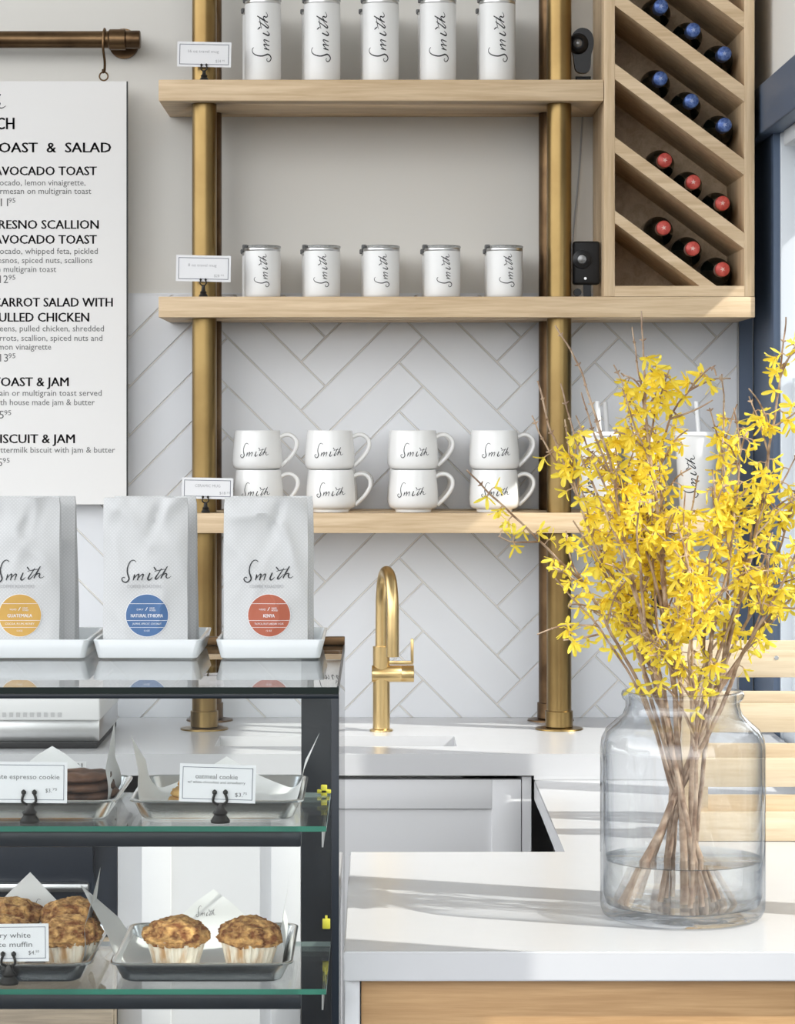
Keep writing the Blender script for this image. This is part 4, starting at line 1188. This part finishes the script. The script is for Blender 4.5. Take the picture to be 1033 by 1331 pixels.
def cookie(c, R, th, mt, seed, lab, group, rot=(0, 0, 0)):
    m = MB(); n = 40; rings = []
    for r, h in ((0.55, 0.0), (0.92, 0.02), (1.0, 0.35), (0.97, 0.75), (0.75, 1.0), (0.4, 1.1), (0.08, 1.12)):
        rings.append([Vector((R * r * math.cos(2 * math.pi * i / n), R * r * math.sin(2 * math.pi * i / n), th * h)) for i in range(n)])
    for ring in rings:
        for i, p in enumerate(ring):
            k_ = 1 + 0.10 * noise.noise(Vector((p.x * 45, p.y * 45, p.z * 60 + seed))) + 0.06 * noise.noise(Vector((p.x * 140, p.y * 140, seed)))
            ring[i] = Vector((p.x * k_, p.y * k_, p.z * (1 + 0.35 * noise.noise(Vector((p.x * 90 + seed, p.y * 90, 1))))))
    m.rings(rings)
    o = m.build('cookie', M[mt], None, 80); o.location = c; o.rotation_euler = rot
    tag(o, lab, 'cookie', group)


ordn = ['lowest', 'second lowest', 'middle', 'second highest', 'highest']
for i in range(4):
    cookie((WX(112 + (0, 3, -2, -6)[i], 3.35), 3.355 + 0.005 * (i % 2), ZS1 + 0.0062 + i * 0.0108), 0.038, 0.0092, 'choc', i * 3.3, f'dark chocolate cookie, {["lowest", "second lowest", "second highest", "highest"][i]} of the stack beside the price card', 'chocolate cookies', (random.uniform(-.05, .05), random.uniform(-.05, .05), i))
for i in range(3):
    cookie((WX(20 + (0, -3, 3)[i], 3.36), 3.365, ZS1 + 0.0062 + i * 0.0108), 0.038, 0.0092, 'choc', 20 + i * 3.3, f'dark chocolate cookie, {["lowest", "middle", "highest"][i]} of the stack behind the price card', 'chocolate cookies', (random.uniform(-.05, .05), random.uniform(-.05, .05), i))
for i in range(4):
    cookie((WX(257 + (0, 4, 9, 13)[i], 3.37), 3.375, ZS1 + 0.0062 + i * 0.0108), 0.038 - 0.001 * i, 0.0092, 'oat', 40 + i * 3.3, f'golden oatmeal cookie, {["lowest", "second lowest", "second highest", "highest"][i]} of the stack behind the price card', 'oatmeal cookies', (random.uniform(-.05, .05), random.uniform(-.05, .05), i))

DC = CF + 0.048
holder_and_card(286, DC, ZS1 + 0.0003, (232.5, 331.5, 993.5, 1043), [('oatmeal cookie', 253, 308, 1012.5, 6.2), ('w/ white chocolate and strawberry', 243, 318, 1018.5, 3.3), ('$3.', 305, 315, 1034.8, 5), ('75', 315.5, 320.5, 1032, 3)], 'price cards in the pastry case', 'black card holder in front of the oatmeal cookies', 'white price card for the oatmeal cookie', 0.03, 1.35)
holder_and_card(38, DC, ZS1 + 0.0003, (-40, 87, 990, 1043.5), [('chocolate espresso cookie', -30, 77, 1012.5, 6.2), ('$3.', 59, 67, 1029.6, 5), ('75', 68, 74, 1027, 3)], 'price cards in the pastry case', 'black card holder in front of the chocolate cookies', 'white price card for the chocolate espresso cookie', 0.01, 1.35)
holder_and_card(11, DC, ZS2 + 0.0003, (-62, 63.5, 1201, 1250), [('strawberry white', -44, 40, 1219, 6.6), ('chocolate muffin', -40, 42, 1231, 6.6), ('$4.', 37, 46, 1241, 5), ('50', 46.5, 51, 1238.5, 3)], 'price cards in the pastry case', 'black card holder in front of the crowded muffin pan', 'white price card for the white chocolate muffin', -0.01, 1.35)

# printed card propped at the back of the upper shelf
Dc = 3.62
t = thing('printed_card', 'small printed card with blue letters behind the chocolate cookies', 'card', W(60, 1012, Dc))
m = MB(); m.box(WX(20, Dc), WX(112, Dc), Dc, Dc + 0.002, ZS1 + 0.0005, WZ(990, Dc)); m.build('card', M['paper'], t)
m = MB(); add_text(m, 'ACTION', 70, 107, -998.5, 6.5, lambda u, v: Vector((WX(u, Dc), Dc - 0.0004, WZ(-v, Dc))), bold=0.01); m.build('lettering', M['ink'], t, 0, recalc=False)
m = MB(); add_text(m, 'CO', 84, 107, -1012, 11, lambda u, v: Vector((WX(u, Dc), Dc - 0.0004, WZ(-v, Dc))), bold=0.03); m.build('lettering', M['card_blue'], t, 0, recalc=False)

# low espresso machine on the sink counter behind the case
Dm = 4.93
t = thing('espresso_machine', 'low white and steel coffee machine on the sink counter behind the pastry case', 'coffee machine', (WX(40, Dm), 5.1, Z_REAR))
zt_ = WZ(907, Dm)
m = MB(); m.box(-0.95, WX(130, Dm), Dm, 5.32, WZ(937, Dm), zt_, 0.004, 3); m.build('top_housing', M['white_enamel'], t)
m = MB(); m.box(-0.94, WX(127, Dm), Dm + 0.03, 5.31, WZ(966, Dm), WZ(937, Dm) - 0.0003, 0.002); m.build('body', M['steel'], t)
m = MB(); m.box(-0.93, WX(126, Dm), Dm + 0.005, 5.30, Z_REAR + 0.0003, WZ(966, Dm) - 0.0003, 0.002); m.build('drip_base', M['black_matte'], t)
m = MB()
for i in range(16): m.box(WX(-60 + i * 9, Dm), WX(-55 + i * 9, Dm), Dm - 0.001, Dm + 0.002, WZ(932, Dm), WZ(926, Dm))
m.build('vent_slats', M['steel'], t)
m = MB(); m.tube([(-0.93, Dm + 0.02, zt_ + 0.018), (WX(118, Dm), Dm + 0.02, zt_ + 0.018), (WX(122, Dm), Dm + 0.06, zt_ + 0.018), (WX(122, Dm), 5.28, zt_ + 0.018)], 0.003, 8)
for px in (-40, 60, 118): m.tube([(WX(px, Dm), Dm + 0.02, zt_ - 0.001), (WX(px, Dm), Dm + 0.02, zt_ + 0.018)], 0.003, 8)
m.build('cup_rail', M['steel'], t, 50)

# ================================================================== PINE CRATE BY THE WINDOW
DCR = 4.139; d2 = DCR + 0.205
t = thing('pine_crate', 'slatted pine crate on the counter beside the window', 'crate', (0.62, 4.24, Z_FRONT))
cx0, cx1 = WX(903, DCR), XC - 0.004
for a, b_ in ((846, 880.5), (915, 952), (986, 1023), (1056, 1093.5)):
    m = MB(); m.box(cx0, cx1, DCR, DCR + 0.014, WZ(b_, DCR), WZ(a, DCR), 0.001); m.build('front_slat', M['pine'], t)
    m = MB(); m.box(cx0, cx1, d2 - 0.014, d2, WZ(b_, DCR), WZ(a, DCR), 0.001); m.build('back_slat', M['pine'], t)
for y0, y1 in ((DCR + 0.0145, DCR + 0.034), (d2 - 0.034, d2 - 0.0145)):
    for xa in (cx0, cx1 - 0.022):
        m = MB(); m.box(xa, xa + 0.022, y0, y1, Z_FRONT + 0.0004, WZ(846, DCR), 0.001); m.build('corner_post', M['pine'], t)
m = MB(); m.box(cx0 + 0.001, cx1, DCR + 0.0145, d2 - 0.0145, Z_FRONT + 0.0004, Z_FRONT + 0.008); m.build('bottom_board', M['pine'], t)
m = MB(); c = W(1009, 855, DCR); m.lathe([(0.0035, -0.0004), (0.0030, -0.0009)], c, 14, 'Y'); m.build('screw', M['steel'], t)

# ================================================================== GLASS JAR, WATER, FORSYTHIA
DJ = 3.512; JX = WX(887, DJ); JZ = Z_FRONT + 0.0004
t = thing('glass_jar', 'large clear glass jar of forsythia standing on the bar counter', 'jar', (JX, DJ, JZ))
kj = DJ / F
RB = 107 * kj
hz = lambda py: (1187 - py) * kj
prof = [(RB * 0.55, 0.0), (RB * 0.90, 0.0), (RB * 0.965, 0.004), (RB * 0.995, 0.012), (RB, 0.022), (RB, hz(968)), (RB * 0.985, hz(956)), (RB * 0.93, hz(944)), (RB * 0.82, hz(934)), (RB * 0.725, hz(925)), (RB * 0.690, hz(915)), (RB * 0.690, hz(908)), (RB * 0.73, hz(904)), (RB * 0.745, hz(899)), (RB * 0.73, hz(895)), (RB * 0.68, hz(894)),
        (RB * 0.655, hz(898)), (RB * 0.650, hz(912)), (RB * 0.69, hz(926)), (RB * 0.80, hz(938)), (RB * 0.92, hz(950)), (RB * 0.958, hz(965)), (RB * 0.962, hz(975)), (RB * 0.962, 0.030), (RB * 0.93, 0.018), (RB * 0.70, 0.012), (0.004, 0.014)]
m = MB(); m.lathe(prof, (JX, DJ, JZ), 80); m.build('jar', M['jar'], t, 80)
m = MB(); rw = RB * 0.958; hw_ = 0.075
m.lathe([(RB * 0.3, 0.0150), (RB * 0.68, 0.0130), (RB * 0.92, 0.0192), (rw, 0.031), (rw, hw_ + 0.0015), (rw - 0.002, hw_), (0.004, hw_)], (JX, DJ, JZ), 64)
o = m.build('vase_water', M['water'], None, 60); recenter(o, (JX, DJ, JZ + 0.014)); tag(o, 'clear water standing in the bottom of the glass jar', 'water', kind='stuff')

petal_tpl = []
rnd = random.Random(21)


def petal_verts(L, Wd, droop, fwd=0.8):
    """One strap petal along +x, cupped; rows of three."""
    rows = []
    for i, (s, w) in enumerate(((0.0, 0.30), (0.25, 0.75), (0.6, 1.0), (0.85, 0.8), (1.0, 0.25))):
        x = s * L; z = L * (fwd * s - droop * s * s); x *= 1.25 - 0.5 * fwd
        rows.append([(x, -w * Wd / 2, z + 0.10 * Wd), (x, 0, z - 0.05 * Wd), (x, w * Wd / 2, z + 0.10 * Wd)])
    return rows


def add_flower(mb, p, d, size, roll):
    d = d.normalized(); u = d.orthogonal().normalized(); v = d.cross(u)
    for k_ in range(4):
        a = roll + k_ * math.pi / 2 + rnd.uniform(-.2, .2)
        ax = u * math.cos(a) + v * math.sin(a); sd = d.cross(ax)
        L = size * rnd.uniform(0.85, 1.15); rows = petal_verts(L, size * rnd.uniform(0.30, 0.42), rnd.uniform(-0.1, 0.5))
        tw = rnd.uniform(-.4, .4)
        vs = []
        for i, row in enumerate(rows):
            for (x, y, z) in row:
                yy = y * math.cos(tw * i / 4); zz = z + y * math.sin(tw * i / 4)
                vs.append(p + ax * x + sd * yy + d * (zz + 0.002))
        mb.mi = 0
        mb.poly(vs, [(r_ * 3 + c_, r_ * 3 + c_ + 1, r_ * 3 + c_ + 4, r_ * 3 + c_ + 3) for r_ in range(4) for c_ in range(2)])
    mb.mi = 1
    b0 = p - d * 0.003
    q = [p + d * 0.003 + (u * math.cos(j * 1.57) + v * math.sin(j * 1.57)) * 0.0016 for j in range(4)]
    mb.poly([b0] + q, [(0, j + 1, (j + 1) % 4 + 1) for j in range(4)])


def bough(pts3, r0, r1, st, bl, f0, f1, dens, buds=True):
    """A smooth stem through pts3 with blossoms between fractions f0 and f1."""
    c = [Vector(q) for q in catmull([tuple(q) for q in pts3], 7)]
    n = len(c)
    lens = [0.0]
    for i in range(1, n): lens.append(lens[-1] + (c[i] - c[i - 1]).length)
    tot = lens[-1]
    jit = [Vector((noise.noise(q * 40), noise.noise(q * 40 + Vector((9, 0, 0))), 0)) * 0.0018 for q in c]
    c = [a + b_ for a, b_ in zip(c, jit)]
    st.tube(c, [r0 + (r1 - r0) * (l / tot) ** 0.8 for l in lens], 7)

    def at(s):
        L = s * tot
        for i in range(1, n):
            if lens[i] >= L:
                k_ = (L - lens[i - 1]) / max(1e-9, lens[i] - lens[i - 1])
                return c[i - 1].lerp(c[i], k_), (c[i] - c[i - 1]).normalized()
        return c[-1], (c[-1] - c[-2]).normalized()
    L = f0 * tot + rnd.uniform(0, .01)
    while L < f1 * tot:
        p, d = at(L / tot)
        for q in range(3):
            if rnd.random() < dens * (0.98 if L / tot > f0 + 0.12 else 0.4):
                o_ = d.orthogonal().normalized(); o_.rotate(Matrix.Rotation(rnd.uniform(0, 6.28), 3, d))
                dr = (o_ + d * rnd.uniform(-0.4, 0.3) + Vector((0, -0.2, -0.6))).normalized()
                ln = rnd.uniform(0.003, 0.010)
                st.tube([p, p + o_ * ln], [0.0011, 0.0007], 4)
                add_flower(bl, p + o_ * ln, dr, rnd.uniform(0.0135, 0.018), rnd.uniform(0, 1.57))
        L += rnd.uniform(0.016, 0.026)
    if buds:
        L = f1 * tot
        while L < tot * 0.985:
            p, d = at(L / tot)
            o_ = d.orthogonal().normalized(); o_.rotate(Matrix.Rotation(rnd.uniform(0, 6.28), 3, d))
            for sg in (-1, 1): st.tube([p, p + o_ * 0.0045 * sg + d * 0.002], [0.0016, 0.0006], 5)
            L += rnd.uniform(0.018, 0.03)
    return at


def branch(label, base, neck, pts, r0, r1, f0, f1, dens=0.75, twigs=(), shoots=0, group=None):
    """base: (dx, dy) on the jar floor; neck: (dx, dy) in the neck; pts: (px, py, distance offset) above the neck."""
    p0 = Vector((JX + base[0], DJ + base[1], JZ + 0.0185 + base[2] if len(base) > 2 else JZ + 0.0185))
    zn = WZ(905, DJ)
    p1 = Vector((JX + neck[0], DJ + neck[1], zn))
    mid = p0.lerp(p1, 0.5) + Vector((rnd.uniform(-.003, .003), rnd.uniform(-.003, .003), 0))
    above = [W(px, py, DJ + d) for px, py, d in pts]
    allp = [p0, mid, p1] + above
    t = thing('forsythia_branch', label, 'flowering branch', p0, group or 'forsythia branches in the glass jar')
    st, bl = MB(), MB()
    f0 += 0.06
    at = bough(allp, r0, r1, st, bl, f0, f1, dens)
    for (frac, tip, fa, fb) in twigs:
        q, d = at(frac); e_ = W(tip[0], tip[1], DJ + tip[2])
        mid_ = q.lerp(e_, 0.5) + Vector((0, 0, -0.012)) + d * 0.012
        bough([q, mid_, e_], max(r1 * 1.2, 0.0017), 0.0009, st, bl, fa, fb, dens)
    for k_ in range(2 if shoots > 4 else 0):
        s = rnd.uniform(0.42, 0.50); q, d = at(s); e_, d2 = at(rnd.uniform(0.68, 0.86))
        e_ = e_ + Vector((rnd.uniform(-.065, .065), rnd.uniform(-.06, .06), rnd.uniform(-.03, .05)))
        bough([q, q.lerp(e_, 0.35) + d * 0.012, q.lerp(e_, 0.7) + Vector((rnd.uniform(-.008, .008), 0, 0)), e_], 0.0024, 0.0010, st, bl, 0.5, rnd.choice((0.85, 1.0)), dens * 0.75)
    for k_ in range(max(1, int(shoots * 1.0))):
        s = rnd.uniform(max(0.46, f0 - 0.06), min(0.93, f1)); q, d = at(s)
        o_ = d.orthogonal().normalized(); o_.rotate(Matrix.Rotation(rnd.uniform(0, 6.28), 3, d))
        o_.y *= 0.7
        ln = rnd.uniform(0.05, 0.115) * (1.15 - 0.5 * s)
        e_ = q + (d * rnd.uniform(0.5, 1.0) + o_ * rnd.uniform(0.5, 0.9)).normalized() * ln
        bough([q, q.lerp(e_, 0.5) + d * 0.008, e_], 0.0016, 0.0009, st, bl, 0.15, rnd.choice((0.75, 0.95, 1.0)), dens, True)
    st.build('stem', M['bark'], t, 60)
    bl.build('blossoms', [M['petal'], M['bark_wet']], t, 0, recalc=False)
    return t


BR = [
 ('forsythia branch arching low across the stacked ceramic mugs', (0.035, 0.030), (-0.050, 0.0), [(795, 825, -.01), (762, 765, -.03), (720, 722, -.05), (688, 690, -.06), (640, 645, -.07), (606, 611, -.08)], .0036, .0011, .56, .96, .62, [(.80, (648, 697, -.09), .5, 1), (.66, (735, 690, -.06), .2, .9)], 3),
 ('forsythia branch with a long bare tip rising in front of the brass pole', (0.022, -0.035), (-0.030, -0.02), [(842, 840, -.02), (810, 700, -.03), (795, 610, -.03), (777, 550, -.03), (758, 492, -.03), (743, 458, -.03), (722, 423, -.03)], .0042, .0011, .52, .76, .8, [(.72, (756, 510, -.02), .2, .3), (.66, (748, 540, -.05), .3, .4)], 7),
 ('forsythia branch with a reddish bare tip crossing the brass pole', (0.04, 0.0), (-0.042, 0.010), [(820, 800, .01), (775, 715, .0), (748, 640, .0), (728, 590, .0), (712, 548, .0), (699, 495, .0)], .0038, .0012, .50, .84, .8, [(.80, (691, 540, .0), .4, .5), (.74, (734, 545, -.01), .5, .6)], 6),
 ('low forsythia branch before the brass pole with a flower cluster near its tip', (0.05, 0.02), (-0.055, -0.01), [(800, 848, -.02), (770, 806, -.03), (742, 775, -.04), (722, 752, -.045)], .0030, .0010, .55, .95, .5, [(.80, (733, 832, -.05), .4, 1)], 1),
 ('tallest forsythia branch, upright in the middle of the bunch', (0.0, -0.02), (-0.012, -0.015), [(870, 850, -.015), (862, 760, -.02), (854, 660, -.02), (842, 570, -.02), (838, 500, -.02), (836, 450, -.02), (833, 404, -.02)], .0058, .0010, .54, .95, .82, [(.80, (797, 474, -.01), .35, .6), (.82, (822, 425, .0), .1, .4), (.74, (808, 505, -.03), .2, .9), (.78, (870, 480, -.02), .3, .9)], 8),
 ('forsythia branch slanting up towards the wine rack with a drooping tip', (-0.02, 0.03), (0.0, 0.02), [(868, 820, .02), (862, 700, .02), (858, 610, .02), (870, 545, .02), (895, 508, .02), (922, 478, .02), (930, 488, .01)], .0045, .0011, .52, .98, .62, [(.86, (926, 520, .02), .4, 1)], 7),
 ('straight pale forsythia branch standing between the cold cup and the navy window jamb', (-0.03, 0.0), (0.03, 0.02), [(915, 820, .02), (932, 700, .02), (940, 600, .02), (941, 540, .02), (938, 486, .02)], .0040, .0010, .50, .88, .7, [(.86, (958, 525, .02), .3, 1), (.84, (922, 530, .02), .4, .6)], 7),
 ('tall forsythia branch reaching up in front of the navy window jamb', (-0.075, -0.035), (0.042, 0.010), [(945, 840, .01), (972, 740, .0), (990, 650, .0), (1002, 570, -.01), (1012, 500, -.01), (1021, 412, -.01)], .0056, .0010, .48, .96, .55, [(.78, (973, 515, .0), .4, .9), (.66, (1036, 590, .0), .3, .95), (.82, (1040, 530, -.02), .3, 1)], 7),
 ('pale forsythia branch leaning out low over the pine crate', (-0.082, -0.02), (0.055, -0.01), [(960, 862, -.02), (985, 815, -.04), (1010, 770, -.05), (1033, 722, -.06), (1048, 690, -.07)], .0054, .0013, .54, .97, .55, [(.80, (1040, 790, -.08), .3, .95), (.70, (1000, 720, -.06), .3, 1)], 4),
 ('forsythia branch rising from the jar before the window, full of blossoms', (0.018, 0.04), (0.035, -0.02), [(925, 830, -.03), (945, 740, -.04), (955, 660, -.05), (962, 590, -.05), (953, 530, -.05)], .0040, .0011, .48, .97, .75, [], 8),
 ('forsythia branch forking widely just above the jar neck', (0.012, 0.0), (0.008, -0.03), [(880, 845, -.04), (895, 790, -.05), (915, 742, -.05), (930, 680, -.06), (925, 610, -.06)], .0050, .0011, .46, .97, .78, [(.46, (828, 798, -.05), .5, .9), (.6, (890, 640, -.06), .3, 1)], 8),
 ('forsythia branch full of blossoms over the gap beside the brass pole', (0.03, 0.03), (-0.022, 0.02), [(850, 830, .03), (832, 740, .04), (812, 650, .04), (790, 590, .04), (772, 545, .04)], .0042, .0011, .48, .97, .8, [], 9),
 ('forsythia branch thick with blossoms in front of the middle cold cup', (-0.01, 0.04), (-0.006, 0.03), [(868, 830, .04), (850, 740, .05), (838, 650, .05), (826, 580, .05), (815, 530, .05)], .0040, .0011, .46, .97, .8, [], 9),
 ('forsythia branch spreading over the top slat of the pine crate', (-0.055, 0.03), (0.050, 0.025), [(948, 850, .03), (985, 780, .04), (1012, 715, .04), (1030, 655, .04), (1042, 600, .03)], .0042, .0011, .50, .97, .7, [(.72, (1048, 745, .03), .3, .95), (.64, (962, 745, .05), .3, 1)], 7),
 ('short forsythia branch with blossoms just above the jar rim', (0.005, -0.045), (0.012, -0.045), [(895, 860, -.06), (900, 800, -.07), (895, 740, -.08), (880, 680, -.08)], .0036, .0012, .40, .98, .75, [(.5, (925, 850, -.08), .3, 1)], 8),
 ('forsythia branch of dense blossoms low behind the tallest branch', (0.025, 0.05), (-0.03, 0.035), [(835, 835, .05), (800, 760, .06), (770, 690, .06), (755, 630, .06)], .0036, .0011, .48, .97, .8, [], 8),
]
for b_ in BR:
    branch(b_[0], b_[1], b_[2], b_[3], b_[4], b_[5], b_[6], b_[7], b_[8], b_[9], b_[10])
